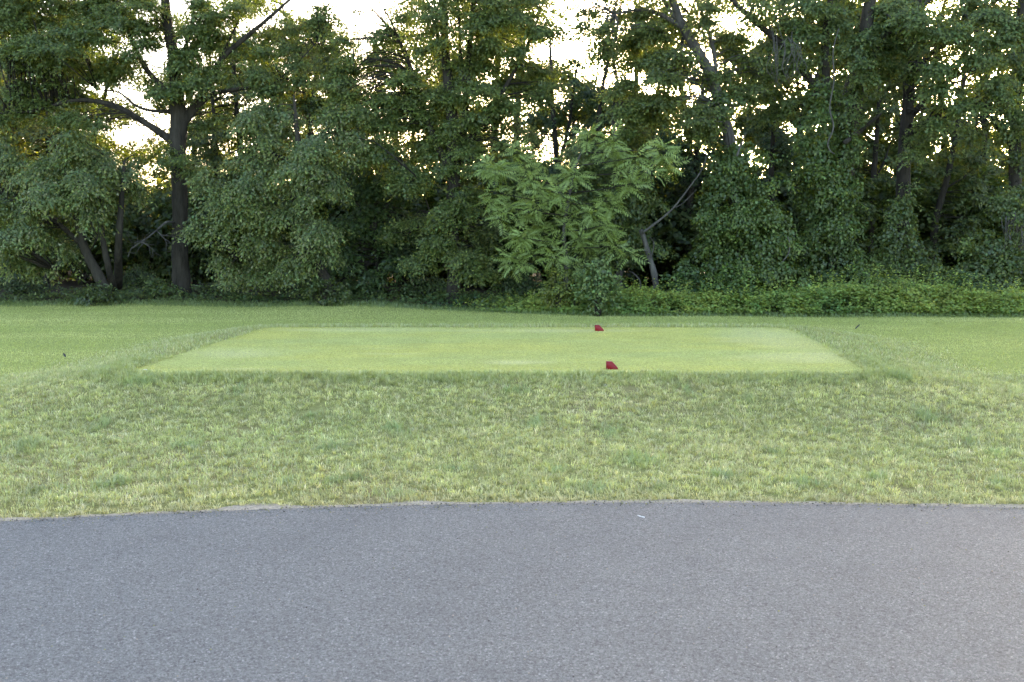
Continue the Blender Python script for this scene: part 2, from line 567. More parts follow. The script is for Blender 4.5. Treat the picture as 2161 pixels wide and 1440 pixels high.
def blades(name, x, y, hgt, wid, cols, lean, bend=True, z=None, label=None, ang=None):
    n = len(x)
    z = height(x, y) if z is None else z
    base = np.stack([x, y, z - 0.004], -1)
    a = rng.uniform(0, 2 * math.pi, n) if ang is None else ang
    d = np.stack([np.cos(a), np.sin(a), np.zeros(n)], -1)
    s = np.stack([-np.sin(a), np.cos(a), np.zeros(n)], -1)
    ln = (lean * rng.uniform(0.2, 1.0, n))[:, None]
    h = hgt[:, None]; wv = wid[:, None]
    tip = base + d * ln * h + np.array([0, 0, 1]) * h * np.sqrt(np.clip(1 - ln ** 2 * 0.6, 0.15, 1))
    if bend:
        mid = base + d * ln * h * 0.28 + np.array([0, 0, 1]) * h * 0.55
        V = np.stack([base - s * wv * 0.3, mid - s * wv * 0.5, mid + s * wv * 0.5, tip], 1)
        o = np.arange(n)[:, None] * 4
        T = np.stack([o + np.array([0, 1, 2]), o + np.array([1, 3, 2])], 1).reshape(-1, 3)
        k = 4
    else:
        V = np.stack([base - s * wv * 0.5, base + s * wv * 0.5, tip], 1)
        T = np.arange(n)[:, None] * 3 + np.array([0, 1, 2])
        k = 3
    C = np.repeat(cols, k, axis=0)
    o = tri_mesh(name, V.reshape(-1, 3), T, M_GRASS, None, C)
    return tag(o, label, "grass", kind="stuff")


def grass_colour(q, x, y):
    n = len(x)
    r = rng.uniform(0, 1, (n, 1))
    light = np.array([0.40, 0.43, 0.185]); yel = np.array([0.40, 0.40, 0.125]); mid = np.array([0.265, 0.315, 0.095])
    dark = np.array([0.055, 0.105, 0.045]); dry = np.array([0.58, 0.54, 0.35])
    c = np.where(r < 0.38, light, np.where(r < 0.55, yel, np.where(r < 0.86, mid, dry)))
    n1 = fbm(q, 0.8, 91, 3)[:, None]
    c = c * (1 - 0.3 * smooth(0.45, 0.75, n1)) + mid * 0.3 * smooth(0.45, 0.75, n1)
    n2 = fbm(q, 5.0, 93, 2)[:, None]                  # small clumps of darker and paler blades
    c = c * (0.86 + 0.28 * smooth(0.25, 0.75, n2))
    n3 = fbm(q, 0.45, 95, 2)[:, None]                 # broad drier and greener areas
    c = c * (1 + (n3 - 0.5) * np.array([0.30, 0.12, 0.2]))
    return c * rng.uniform(0.65, 1.30, (n, 1)) * np.array([1.22, 1.19, 1.32])


# rough lawn between the path and the tee: tufts of blades that splay from a common root
NC = 50500
yc = np.sqrt(rng.uniform(6.0 ** 2, 12.4 ** 2, NC)); xc = rng.uniform(-1, 1, NC) * (yc * 0.5143 + 1.4)
qc = np.stack([xc, yc], -1)
bare = smooth(0.28, 0.40, fbm(qc, 3.2, 101, 3))
keep = (rng.uniform(0, 1, NC) < 0.06 + 0.94 * bare) & (rng.uniform(0, 1, NC) < np.clip(1.3 - (yc - 6) * 0.075, 0.55, 1))
xc, yc, qc = xc[keep], yc[keep], qc[keep]
nb = rng.integers(7, 17, len(xc))
cid = np.repeat(np.arange(len(xc)), nb)
N = len(cid)
sig = rng.uniform(0.008, 0.022, len(xc))[cid]
ox, oy = rng.normal(0, 1, N) * sig, rng.normal(0, 1, N) * sig
x, y = xc[cid] + ox, yc[cid] + oy
splay = np.arctan2(oy, ox) + rng.normal(0, 0.6, N)
pe = path_edge(x); d = tee_distance(x, y)
q = np.stack([x, y], -1)
verge_n = vnoise(np.stack([x, x * 0], -1), 1.7, 77)
lim = 0.038 + 0.10 * smooth(0.55, 0.85, verge_n) + 0.03 * vnoise(q, 14.0, 79) + 0.02 * rng.uniform(0, 1, N)
keep = (y - pe > lim) & (d > -0.05 + 0.08 * (vnoise(q, 9.0, 118) - 0.6) + 0.16 * (vnoise(q, 1.6, 119) - 0.55))
x, y, q, d, cid, splay = x[keep], y[keep], q[keep], d[keep], cid[keep], splay[keep]
c = grass_colour(q, x, y)
cc = grass_colour(qc, xc, yc)                     # each tuft leans to a colour of its own
c = (0.45 * c + 0.55 * cc[cid]) * rng.normal(1.0, 0.17, len(xc)).clip(.5, 1.5)[cid][:, None]
hg = (0.016 + 0.046 * fbm(q, 3.6, 111, 3)) * rng.uniform(0.6, 1.35, len(x)) * rng.uniform(0.65, 1.4, len(xc))[cid]
hg *= 0.75 + 0.25 * smooth(0.0, 0.5, y - path_edge(x))
# taller, darker blue-green tufts
tuft_px = [(110, 1020), (235, 1015), (690, 1010), (760, 1000), (600, 1010), (220, 890), (660, 875), (850, 905), (830, 895), (1130, 890), (1175, 985), (1240, 1025),
           (1580, 860), (1750, 900), (1450, 850), (2120, 945), (2040, 920), (1850, 1000), (1700, 1010), (1520, 995), (1960, 880), (400, 930), (960, 980), (1350, 960),
           (60, 930), (1090, 850), (500, 850), (1900, 830), (300, 840), (1290, 900), (1640, 940), (2110, 1010), (820, 1040), (340, 1000), (1400, 1020), (700, 930)]
tn = vnoise(q, 7.0, 117)
for (a, b) in tuft_px:
    c0 = G(a, b, -0.18)
    rx, ry = rng.uniform(0.05, 0.16), rng.uniform(0.07, 0.22)
    rr = np.sqrt(((x - c0[0]) / rx) ** 2 + ((y - c0[1]) / ry) ** 2)
    k = smooth(1.5, 0.3, rr + rng.normal(0, 0.25, len(x)) + 2.0 * (tn - 0.5))
    hg = hg * (1 + 0.55 * k)
    dk = np.array([0.17, 0.26, 0.105]) * rng.uniform(0.8, 1.4)
    c = c * (1 - 0.60 * k[:, None]) + dk * (0.60 * k[:, None])
# lush fringe along the near tee edge
k = smooth(0.65, 0.3, d) * smooth(-0.05, 0.06, d) * (0.6 + 0.4 * vnoise(q, 1.6, 131))
hg = hg * (1 + 0.75 * k)
c = c * (1 - 0.6 * k[:, None]) + np.array([0.235, 0.310, 0.085]) * 0.6 * k[:, None]
# dry straw close to the path
k = smooth(0.40, 0.02, y - path_edge(x)) * (0.25 + 0.75 * vnoise(q, 5.0, 133))
c = c * (1 - k[:, None]) + np.array([0.52, 0.46, 0.28]) * k[:, None]
blades("rough_grass", x, y, hg, 0.0040 * rng.uniform(0.7, 1.5, len(x)), c, 1.15, True, None, "uneven rough lawn grass between the path and the tee", splay)

# banks round the tee
N = 200000
x = rng.uniform(-9, 9, N); y = rng.uniform(10.4, 17.6, N)
d = tee_distance(x, y)
keep = (d > -0.05 + 0.08 * (vnoise(np.stack([x, y], -1), 9.0, 118) - 0.6) + 0.16 * (vnoise(np.stack([x, y], -1), 1.6, 119) - 0.55)) & (d < 2.2) & in_view(x, y) & (rng.uniform(0, 1, N) < smooth(2.3, 1.2, d) * 0.9 + 0.1) & (y > TEE[0][1] + 0.0)
x, y, d = x[keep], y[keep], d[keep]
q = np.stack([x, y], -1)
c = grass_colour(q, x, y)
k = (smooth(2.0, 0.9, d) * 0.45 * (0.65 + 0.35 * vnoise(q, 1.3, 141)))[:, None]
c = c * (1 - k) + np.array([0.245, 0.300, 0.090]) * k
hg = (0.045 + 0.02 * vnoise(q, 2.0, 143)) * rng.uniform(0.6, 1.3, len(x)) * (0.55 + 0.45 * smooth(2.2, 0.9, d))
hg *= 1 + 0.35 * smooth(15.2, 15.6, y) * smooth(0.6, 0.2, d)
blades("bank_grass", x, y, hg, 0.0065 * rng.uniform(0.7, 1.4, len(x)), c, 0.85, True, None, "longer grass on the banks around the mown tee")

# mown field around and behind
N = 365000
y = np.sqrt(rng.uniform(10.8 ** 2, 23.4 ** 2, N)); x = rng.uniform(-1, 1, N) * (y * 0.5143 + 1.4)
d = tee_distance(x, y)
keep = (d > 1.1) & (y < wood_edge(x) + 0.35 * rng.uniform(-1, 1, N)) & ((y > 12.4) | (d > 1.5))
x, y, d = x[keep], y[keep], d[keep]
q = np.stack([x, y], -1)
st = fbm(q * np.array([0.22, 1.5]), 1.0, 151, 3)[:, None]
fa = np.array([0.375, 0.410, 0.118]); fb = np.array([0.525, 0.530, 0.200])
c = fa * (1 - smooth(0.35, 0.68, st)) + fb * smooth(0.35, 0.68, st)
c = c * (0.82 + 0.36 * fbm(q, 2.2, 157, 3)[:, None]) * (0.85 + 0.3 * vnoise(q, 9.0, 158)[:, None])
c = c * rng.uniform(0.72, 1.28, (len(x), 1))
hg = 0.022 * rng.uniform(0.6, 1.4, len(x)) + 0.012 * smooth(12.8, 11.5, y)
blades("field_grass", x, y, hg, 0.010 * rng.uniform(0.7, 1.4, len(x)), c, 0.9, False, None, "short mown field grass beyond the tee")

N = 60000  # longer, darker grass added in place of the shade along the wood
x = rng.uniform(-13, 13, N); y = wood_edge(x) - 0.55 + 1.0 * rng.uniform(0, 1, N) ** 0.8
keep = in_view(x, y) & (rng.uniform(0, 1, N) < smooth(-.6, 0, y - wood_edge(x)) * smooth(.55, .1, y - wood_edge(x)) * (0.3 + 0.7 * vnoise(np.stack([x, y], -1), 1.5, 171)))
x, y = x[keep], y[keep]
c = np.array([0.165, 0.215, 0.060]) * rng.uniform(0.6, 1.3, (len(x), 1))
blades("edge_grass", x, y, 0.075 * rng.uniform(0.4, 1.4, len(x)), 0.010 * rng.uniform(0.7, 1.4, len(x)), c, 0.8, True, None, "unmown grass along the edge of the wood, darkened in place of its shade")

# velvet of the tee
N = 150000
uu, vv = rng.uniform(0, 1, N), rng.uniform(0, 1, N)
q = (TEE[0] * ((1 - uu) * (1 - vv))[:, None] + TEE[1] * (uu * (1 - vv))[:, None] + TEE[2] * (uu * vv)[:, None] + TEE[3] * ((1 - uu) * vv)[:, None])
tzz = 0.008 + 0.012 * (fbm(q, 0.8, 31, 2) - 0.5)
c = tee_colour(q) * rng.uniform(0.70, 1.35, (N, 1)) * (0.80 + 0.4 * vnoise(q, 5.0, 161)[:, None]) * (1 - 0.35 * smooth(0.86, 0.93, vnoise(q, 2.6, 163))[:, None])
blades("tee_grass", q[:, 0], q[:, 1], 0.011 * rng.uniform(0.6, 1.4, N), 0.006 * rng.uniform(0.7, 1.4, N), c, 0.9, False, tzz, "very short grass on the mown tee")

# ------------------------------------------------------------------ foliage
def leaf_faces(base, d, nrm, L, W, fold=0.12):
    """folded kite-shaped leaves"""
    d = norm(d)
    nrm = norm(nrm - (nrm * d).sum(-1, keepdims=True) * d)
    s = np.cross(d, nrm)
    L = L[:, None]; W = W[:, None]
    m = base + d * L * 0.42
    V = np.stack([base, m + s * W * 0.5 + nrm * W * fold, base + d * L - nrm * L * 0.10, m - s * W * 0.5 + nrm * W * fold], 1)
    n = len(base)
    o = np.arange(n)[:, None] * 4
    T = np.stack([o + np.array([0, 1, 2]), o + np.array([0, 2, 3])], 1).reshape(-1, 3)
    return V.reshape(-1, 3), T


def leaf_tris(base, d, nrm, L, W):
    """small pointed leaves, one face each"""
    d = norm(d)
    nrm = norm(nrm - (nrm * d).sum(-1, keepdims=True) * d)
    s = np.cross(d, nrm)
    L = L[:, None]; W = W[:, None]
    V = np.stack([base + d * L * 0.12 - s * W * 0.5, base + d * L * 0.42 + s * W * 0.5, base + d * L - nrm * L * 0.12], 1)
    return V.reshape(-1, 3), np.arange(len(base) * 3).reshape(-1, 3)


class Leaves:
    def __init__(self, seed):
        self.rng = np.random.default_rng(seed)
        self.V, self.T, self.C, self.n = [], [], [], 0
        self.anchors = []

    def push(self, V, T, C):
        self.V.append(V); self.T.append(T + self.n); self.C.append(C); self.n += len(V)

    def colour(self, c, n, t=None, tip=0.35, var=0.25):
        r = self.rng
        k = r.normal(1, var, (n, 1)).clip(0.45, 1.7)
        hue = r.normal(0, 0.10, (n, 1))
        C = np.asarray(c)[None, :] * k * np.concatenate([1 + hue, np.ones((n, 1)), 1 - hue * 0.8], 1)
        if t is not None:
            C = C * (1 + tip * (t ** 2)[:, None] * np.array([1.3, 1.0, 0.5]))
        return C.clip(0.004, 0.6)

    def cloud(self, C, R, count, L, W, c, droop=0.35, m=12, spray=0.42, gap=0.42, tip=0.35, seed=0, bract=0.0, dens_off=1.0, core=0.42, arch=0.0, fine=False):
        """sprays of leaves in an ellipsoid, thinned by noise so that the outline is uneven"""
        r = self.rng
        ns = max(3, int(count * dens_off / m))
        k = int(ns * 2.2) + 4
        dirs = norm(r.normal(size=(k, 3)))
        rad = r.uniform(0, 1, (k, 1)) ** core
        pos = np.asarray(C) + dirs * np.asarray(R) * rad
        if arch:                                      # tiers bow down towards their rim
            hr = ((dirs[:, :2] * rad) ** 2).sum(1)
            pos[:, 2] -= arch * hr * (0.4 + droop) * max(R[0], 0.3)
        f = fbm(pos, 1.7, 300 + seed, 2)
        ok = np.where(f + r.normal(0, 0.05, k) > gap)[0][:ns]
        if len(ok) == 0:
            return
        pos, dirs = pos[ok], dirs[ok]
        ns = len(pos)
        self.anchors.append(pos[:: max(1, ns // (14 if not arch else 4))])
        ax = norm(dirs * np.array([1, 1, 0.45]) + r.normal(0, 0.45, (ns, 3)) + np.array([0, 0, -droop]))
        up = norm(np.array([0, -0.30, 0.85]) + 0.45 * dirs * np.array([1, 1, .3]) + r.normal(0, 0.30, (ns, 3)))
        sd = norm(np.cross(ax, up))
        sl = spray * r.uniform(0.6, 1.3, (ns, 1))
        t = np.tile((np.arange(m) + 0.5) / m, (ns, 1)) + r.normal(0, 0.03, (ns, m))
        sg = np.where(np.arange(m) % 2 == 0, 1.0, -1.0)[None, :]
        b = (pos[:, None, :] + ax[:, None, :] * ((t - 0.4) * sl)[..., None]
             + sd[:, None, :] * (sg * 0.10 * sl * (1 - 0.5 * t))[..., None]
             - np.array([0, 0, 1]) * (droop * 0.35 * t ** 2 * sl)[..., None])
        ld = ax[:, None, :] * 0.7 + sd[:, None, :] * (sg * 0.85)[..., None] + r.normal(0, 0.35, (ns, m, 3)) + np.array([0, 0, -0.55 * droop - 0.1])
        nr = up[:, None, :] + r.normal(0, 0.30, (ns, m, 3))
        n = ns * m
        b, ld, nr, t = b.reshape(-1, 3), ld.reshape(-1, 3), nr.reshape(-1, 3), t.ravel()
        Ls = L * r.uniform(0.65, 1.25, n)
        Ws = Ls * (W / L) * r.uniform(0.8, 1.2, n)
        V, T = leaf_tris(b, ld, nr, Ls, Ws) if fine else leaf_faces(b, ld, nr, Ls, Ws)
        sc = np.repeat(r.normal(1, 0.10, ns).clip(0.7, 1.3), m)[:, None]
        Cc = self.colour(c, n, t.clip(0, 1), tip) * sc
        if bract:                                    # pale flower bracts among the leaves
            pk = r.uniform(0, 1, n) < bract * 2.5 * vnoise(b, 1.5, 77)
            Cc[pk] = np.array([0.30, 0.30, 0.15]) * r.uniform(.7, 1.1, (pk.sum(), 1))
        self.push(V, T, np.repeat(Cc, 3 if fine else 4, 0))

    def shingle(self, C, R, count, L, W, c, seed=0, gap=0.36):
        """climbing leaves hanging on the outside of a column"""
        r = self.rng
        k = int(count * 1.8)
        dirs = norm(r.normal(size=(k, 3)))
        rad = 1.02 - 0.55 * r.uniform(0, 1, (k, 1)) ** 1.6
        bump = 0.55 + 0.85 * fbm(np.asarray(C) + dirs * np.asarray(R), 2.2, 500 + seed, 2)[:, None]
        pos = np.asarray(C) + dirs * np.asarray(R) * rad * bump
        f = fbm(pos, 2.6, 520 + seed, 2)
        ok = np.where(f + r.normal(0, 0.04, k) > gap)[0][:int(count)]
        pos, dirs = pos[ok], dirs[ok]
        n = len(pos)
        if n == 0:
            return
        self.anchors.append(pos[:: max(1, n // 8)])
        d = np.array([0, 0, -0.9]) + 0.5 * dirs + r.normal(0, 0.5, (n, 3))
        nr = dirs * np.array([1, 1, 0.4]) + np.array([0, -0.15, 0.75]) + r.normal(0, 0.35, (n, 3))
        Ls = L * r.uniform(0.6, 1.25, n)
        V, T = leaf_faces(pos, d, nr, Ls, Ls * (W / L))
        self.push(V, T, np.repeat(self.colour(c, n, None, 0, 0.24), 4, 0))

    def count(self):
        return self.n // 4

    def build(self, name, parent, origin, mat=None):
        o = tri_mesh(name, np.concatenate(self.V), np.concatenate(self.T), mat or M_LEAF, parent, np.concatenate(self.C), False, origin)
        o["kind"] = "stuff"
        return o


total_leaves = 0


def limb_pts(spec, Y0):
    """[(px, py, radius[, Y])] -> points, radii; radii between given ones are interpolated"""
    pts, rad = [], []
    n = len(spec)
    for k, s in enumerate(spec):
        Y = s[3] if len(s) > 3 else Y0
        pts.append(P(s[0], s[1], Y)); rad.append(s[2])
    return np.array(pts), np.array(rad, float)


def twigs(geo, skeleton, anchors, rnd, r0=0.022):
    """thin branches from the nearest limb to the leaf sprays"""
    sk = np.concatenate(skeleton)
    for a in anchors:
        d = np.linalg.norm((sk - a) * np.array([1, 1, 0.8]), axis=1) + np.where(sk[:, 2] > a[2] + 0.1, 0.8, 0)
        k = int(np.argmin(d))
        s = sk[k]
        L = np.linalg.norm(a - s)
        if L < 0.15 or L > 3.2:
            continue
        mid = s * 0.5 + a * 0.5 + np.array([rnd.normal(0, 0.07), rnd.normal(0, 0.07), 0.10 + rnd.normal(0, 0.06)]) * L
        q = s * 0.2 + a * 0.8 + rnd.normal(0, 0.04, 3) * L
        rr = min(r0, 0.006 + 0.010 * L)
        geo.tube([s, mid, q, a], [rr, rr * 0.7, rr * 0.4, 0.002], 3, 2)


def make_tree(name, label, Y, trunk, limbs, blobs, leaf, cat="tree", bark=None, group=None, ivy=None, seed=1, extra=None, twig=True):
    """trunk / limbs in (px, py, radius[, Y]); blobs in (px, py, rx, rz, density[, Y])"""
    global total_leaves
    bark = bark or M_BARK
    tp, tr = limb_pts(trunk, Y)
    tp[0][2] = float(height(tp[0][:1], tp[0][1:2])[0]) - 0.05
    base = tp[0].copy(); base[2] += 0.05
    root = empty(name, base, label, cat, group)
    g = Geo()
    tp2, tr2 = tp.copy(), tr.copy()
    # root flare
    fl = tp[0] + (tp[1] - tp[0]) * 0.12
    tp2 = np.vstack([tp[:1], fl[None], tp[1:]]); tr2 = np.concatenate([[tr[0] * 1.45], [tr[0] * 1.03], tr[1:]])
    g.tube(tp2, tr2, 12, 5, 0.10, seed)
    g.build("trunk", bark, root, base)
    skeleton = [catmull(tp, 8)]
    for lb in limbs:
        p, r = limb_pts(lb, Y)
        gl = Geo(); gl.tube(p, r, 8, 5, 0.10, seed + 3)
        gl.build("limb", bark, root, base)
        skeleton.append(catmull(p, 8))
    lv = Leaves(seed * 13 + 5)
    L, W, c = leaf["L"], leaf["W"], leaf["c"]
    for k, b in enumerate(blobs):
        Yb = b[5] if len(b) > 5 else Y + lv.rng.uniform(-0.7, 0.5)
        C = P(b[0], b[1], Yb)
        rx, rz = b[2] / F * Yb, b[3] / F * Yb
        ry = 0.75 * (rx + rz) / 2 + 0.15
        cnt = b[4] * math.pi * rx * rz * leaf.get("k", 1150) * 1.39 * (0.0046 / (L * W))
        npad = max(2, int(round(rz * 2 / 0.30)))
        for q in range(npad):
            fz = -0.9 + 1.8 * (q + lv.rng.uniform(.2, .8)) / npad
            wd = math.sqrt(max(0.12, 1 - fz * fz))
            a = lv.rng.uniform(0, 2 * math.pi)
            off = np.array([math.cos(a) * rx * .5 * wd, math.sin(a) * ry * .45 * wd, fz * rz])
            pr = (rx * lv.rng.uniform(.55, .95) * max(wd, .5), ry * lv.rng.uniform(.65, 1.0) * max(wd, .5), lv.rng.uniform(.06, .15))
            lv.cloud(C + off, pr, cnt / npad, L, W, c, leaf.get("droop", 0.3), leaf.get("m", 12), leaf.get("spray", 0.42), leaf.get("gap", 0.42), leaf.get("tip", 0.35), seed=seed * 7 + k * 3 + q, bract=leaf.get("bract", 0), dens_off=0.45 if b[1] < -20 else 1.0, arch=0.30, fine=True)
    if lv.n:
        lv.build("crown", root, base)
        total_leaves += lv.count()
        if twig and lv.anchors:
            gt = Geo()
            twigs(gt, skeleton, np.concatenate(lv.anchors), lv.rng)
            if gt.n:
                gt.build("branchwork", bark, root, base)["kind"] = "stuff"
    return root, skeleton, base


def make_ivy(name, label, Y, stem, blobs, c=(0.074, 0.112, 0.023), L=0.072, W=0.066, seed=1, group=None, k=1.0):
    global total_leaves
    p, r = limb_pts(stem, Y)
    p[0][2] = float(height(p[0][:1], p[0][1:2])[0]) - 0.02
    root = empty(name, p[0], label, "vine", group)
    g = Geo(); g.tube(p, r, 6, 5, 0.15, seed)
    g.build("stem", M_BARK, root, p[0])
    lv = Leaves(seed * 31 + 2)
    for j, b in enumerate(blobs):
        Yb = b[5] if len(b) > 5 else Y
        C = P(b[0], b[1], Yb)
        rx, rz = b[2] / F * Yb, b[3] / F * Yb
        cnt = k * b[4] * math.pi * rx * rz * 1300 * (0.0068 / (L * W))
        lv.shingle(C, (rx, rx * 0.8, rz), cnt * .8, L, W, c, seed * 5 + j, .40)
        for q in range(3):
            of = lv.rng.normal(0, 1, 3) * np.array([rx * .6, rx * .3, rz * .5]) + np.array([0, -rx * .45, 0])
            lv.cloud(C + of, (rx * .55, rx * .4, .13), cnt * .11, L, W * .8, np.array(c) * 1.1, .55, 9, .34, .40, .4, seed=seed * 5 + j + q, arch=.4)
    total_leaves += lv.count()
    lv.build("foliage", root, p[0])
    return root


OAK = dict(m=18, L=0.078, W=0.044, c=(0.084, 0.118, 0.028), droop=0.25, gap=0.40, k=3300)
LINDEN = dict(m=18, L=0.080, W=0.046, c=(0.096, 0.132, 0.038), droop=0.65, gap=0.40, tip=0.55, spray=0.5, k=2700, bract=0.035)
ASH = dict(m=18, L=0.072, W=0.042, c=(0.080, 0.113, 0.027), droop=0.30, gap=0.42, tip=0.6, k=3100)
MAPLE = dict(m=18, L=0.078, W=0.050, c=(0.084, 0.120, 0.031), droop=0.4, gap=0.43, k=2700)
DIM = dict(m=14, L=0.105, W=0.068, c=(0.056, 0.076, 0.015), droop=0.3, gap=0.42, k=2000)  # leaf colour lowered to stand in for deep shade inside the wood

# --- the big forked tree at the left
root1, sk1, base1 = make_tree("oak_tree", "big dark forked tree with a thick trunk and a wide spreading crown", 23.5,
    [(384, 626, .22), (380, 520, .185), (379, 400, .175), (375, 310, .185), (378, 250, .20), (372, 190, .15), (366, 120, .13), (352, 40, .11), (345, -80, .08), (338, -260, .03)],
    [[(372, 305, .101), (335, 278, .090), (290, 250, .078), (238, 222, .066), (160, 212, .047), (60, 236, .031), (-50, 240, .016)],
     [(368, 236, .047), (322, 234, .039), (288, 224, .031), (250, 195, .023), (205, 190, .012)],
     [(374, 210, .078), (340, 180, .066), (305, 140, .058), (268, 60, .043), (235, -40, .023), (210, -120, .008)],
     [(384, 262, .101), (430, 195, .078), (468, 125, .066), (520, 78, .055), (570, 36, .043), (625, -12, .031), (720, -90, .008)],
     [(462, 135, .039), (490, 72, .031), (512, 22, .023), (530, -50, .008)],
     [(388, 262, .070), (440, 205, .055), (505, 188, .039), (565, 182, .031), (620, 140, .020), (668, 90, .008)],
     [(372, 150, .055), (395, 90, .039), (410, 20, .031), (430, -80, .008)]],
    [(40, 60, 85, 60, 1.1), (130, 95, 85, 50, 1.1), (60, 150, 80, 45, 1.0), (220, 55, 75, 45, .85), (230, 145, 70, 35, .9), (150, 175, 60, 35, .8), (300, 20, 60, 35, .8), (285, 105, 40, 30, .5),
     (420, 50, 60, 50, 1.1), (400, 140, 55, 45, 1.15), (365, 190, 45, 25, .9), (475, 40, 60, 40, .8), (485, 155, 60, 35, .9), (540, 130, 60, 32, .8), (600, 80, 45, 28, .7), (560, 205, 60, 32, .8),
     (625, 150, 50, 32, .7), (190, 255, 60, 20, .7), (110, 235, 70, 30, .9), (20, 225, 60, 40, .9), (450, 240, 50, 35, .7), (330, 60, 30, 40, .6),
     (120, 0, 90, 30, .8), (255, 0, 80, 28, .7), (318, 95, 30, 45, .5), (325, 175, 28, 18, .4), (200, 20, 70, 30, .6), (60, 20, 80, 40, .7), (690, 70, 55, 38, .55), (660, 25, 50, 30, .5), (345, 330, 26, 22, .5, 22.9), (395, 350, 30, 26, .8, 22.9), (60, -40, 110, 50, .8), (240, -70, 120, 60, .5), (430, -70, 110, 60, .5), (330, -190, 150, 80, .4)],
    OAK, seed=1)
# its dead lower limb
gd = Geo()
rd = np.random.default_rng(3)


def dead_spray(g, p, d, L, r, depth, rd):
    pts = [p]
    for k in range(4):
        d = norm(d + rd.normal(0, 0.17, 3) + np.array([0, 0, -0.02]))
        pts.append(pts[-1] + d * L / 4)
    g.tube(pts, np.linspace(r, r * 0.35, 5), 5, 2)
    if depth:
        for k in (1, 2, 3, 4):
            if rd.uniform() < 0.85:
                dd = norm(d + rd.normal(0, 0.75, 3) * np.array([1, .6, 1]))
                dead_spray(g, pts[k], dd, L * rd.uniform(0.4, 0.62), r * (0.75 - 0.08 * k), depth - 1, rd)


p0 = P(366, 470, 23.3)
p1 = P(330, 487, 22.9)
gd.tube([p0, P(350, 470, 23.0), p1], [.035, .03, .026], 6, 3)
dead_spray(gd, p1, np.array([-0.75, -0.35, -0.55]), 1.05, .020, 2, rd)
dead_spray(gd, p1, np.array([0.62, -0.4, -0.5]), 0.85, .016, 2, rd)
dead_spray(gd, P(318, 500, 22.8), np.array([-0.95, -0.1, -0.12]), 0.7, .012, 1, rd)
od = gd.build("dead_limb", M_DEAD, root1, base1)
od["label"] = "bare grey dead limb hanging beside the trunk"

# --- low spreading tree at the far left with leaning stems
make_tree("linden_tree", "low drooping tree with leaning stems at the left end of the wood", 22.3,
    [(232, 620, .14), (206, 578, .12), (180, 530, .10), (160, 450, .08), (140, 380, .06), (120, 320, .03)],
    [[(240, 612, .08, 22.8), (228, 560, .07), (215, 490, .06), (215, 400, .05), (220, 330, .02)],
     [(250, 606, .09, 23.1), (250, 520, .08), (256, 430, .06), (262, 340, .03)],
     [(176, 520, .06), (120, 470, .05), (60, 430, .035), (0, 420, .015)],
     [(206, 500, .02, 21.6), (196, 520, .014), (176, 548, .010), (150, 570, .005), (118, 570, .003)]],
    [(50, 415, 75, 38, 1.0), (140, 395, 80, 42, 1.1), (35, 475, 55, 40, 1.0), (110, 480, 50, 36, .9), (25, 530, 48, 26, .9), (70, 555, 40, 18, .7), (205, 425, 45, 45, .9), (215, 345, 80, 38, 1.0), (95, 345, 90, 35, 1.0),
     (265, 400, 45, 38, .8), (213, 500, 16, 30, .8), (275, 352, 55, 24, .9), (130, 530, 30, 30, .6), (0, 330, 60, 40, .9), (-30, 470, 50, 60, .9), (150, 300, 60, 26, .7)],
    LINDEN, seed=2)

# --- drooping linden right of the forked tree
make_tree("linden_tree", "pale leaved drooping tree whose boughs hang low right of the forked trunk", 22.4,
    [(706, 622, .13), (688, 590, .12), (664, 545, .11), (650, 480, .10), (640, 380, .08), (628, 290, .06), (620, 200, .02)],
    [[(646, 440, .07), (600, 410, .05), (550, 400, .035), (490, 420, .015)],
     [(652, 500, .06), (610, 480, .05), (560, 490, .035), (500, 540, .012)],
     [(640, 360, .05), (590, 330, .04), (530, 310, .03), (470, 330, .012)],
     [(634, 320, .05), (680, 280, .035), (730, 250, .015)]],
    [(560, 415, 95, 50, 1.05), (495, 465, 70, 36, 1.0), (570, 500, 80, 40, 1.1), (550, 555, 75, 28, 1.1), (610, 560, 45, 24, 1.0), (480, 555, 38, 22, .9), (640, 440, 60, 45, .9), (625, 345, 90, 50, 1.0), (525, 320, 75, 42, 1.0),
     (450, 395, 45, 42, .9), (425, 465, 32, 26, .9), (680, 270, 80, 42, .9), (575, 250, 70, 35, .9), (690, 500, 55, 40, .8), (500, 250, 50, 30, .7), (700, 370, 50, 40, .8), (740, 300, 50, 30, .7)],
    LINDEN, seed=3)

# --- dark shrubby tree between
make_tree("understory_tree", "dark leafy understorey tree between the drooping linden and the central tree", 24.0,
    [(800, 622, .09), (796, 560, .08), (790, 470, .07), (800, 380, .05), (795, 300, .02)],
    [[(792, 500, .05), (760, 440, .04), (730, 390, .02)], [(792, 470, .05), (830, 410, .035), (850, 360, .015)]],
    [(745, 425, 65, 50, 1.0), (800, 490, 65, 55, 1.1), (755, 560, 70, 35, 1.0), (840, 420, 60, 55, 1.0), (830, 560, 55, 35, 1.0), (700, 570, 45, 25, .9), (790, 370, 70, 40, .9), (720, 490, 55, 45, .9), (860, 500, 40, 45, .8)],
    dict(DIM, c=(0.052, 0.086, 0.022), L=.095, W=.062), seed=4)

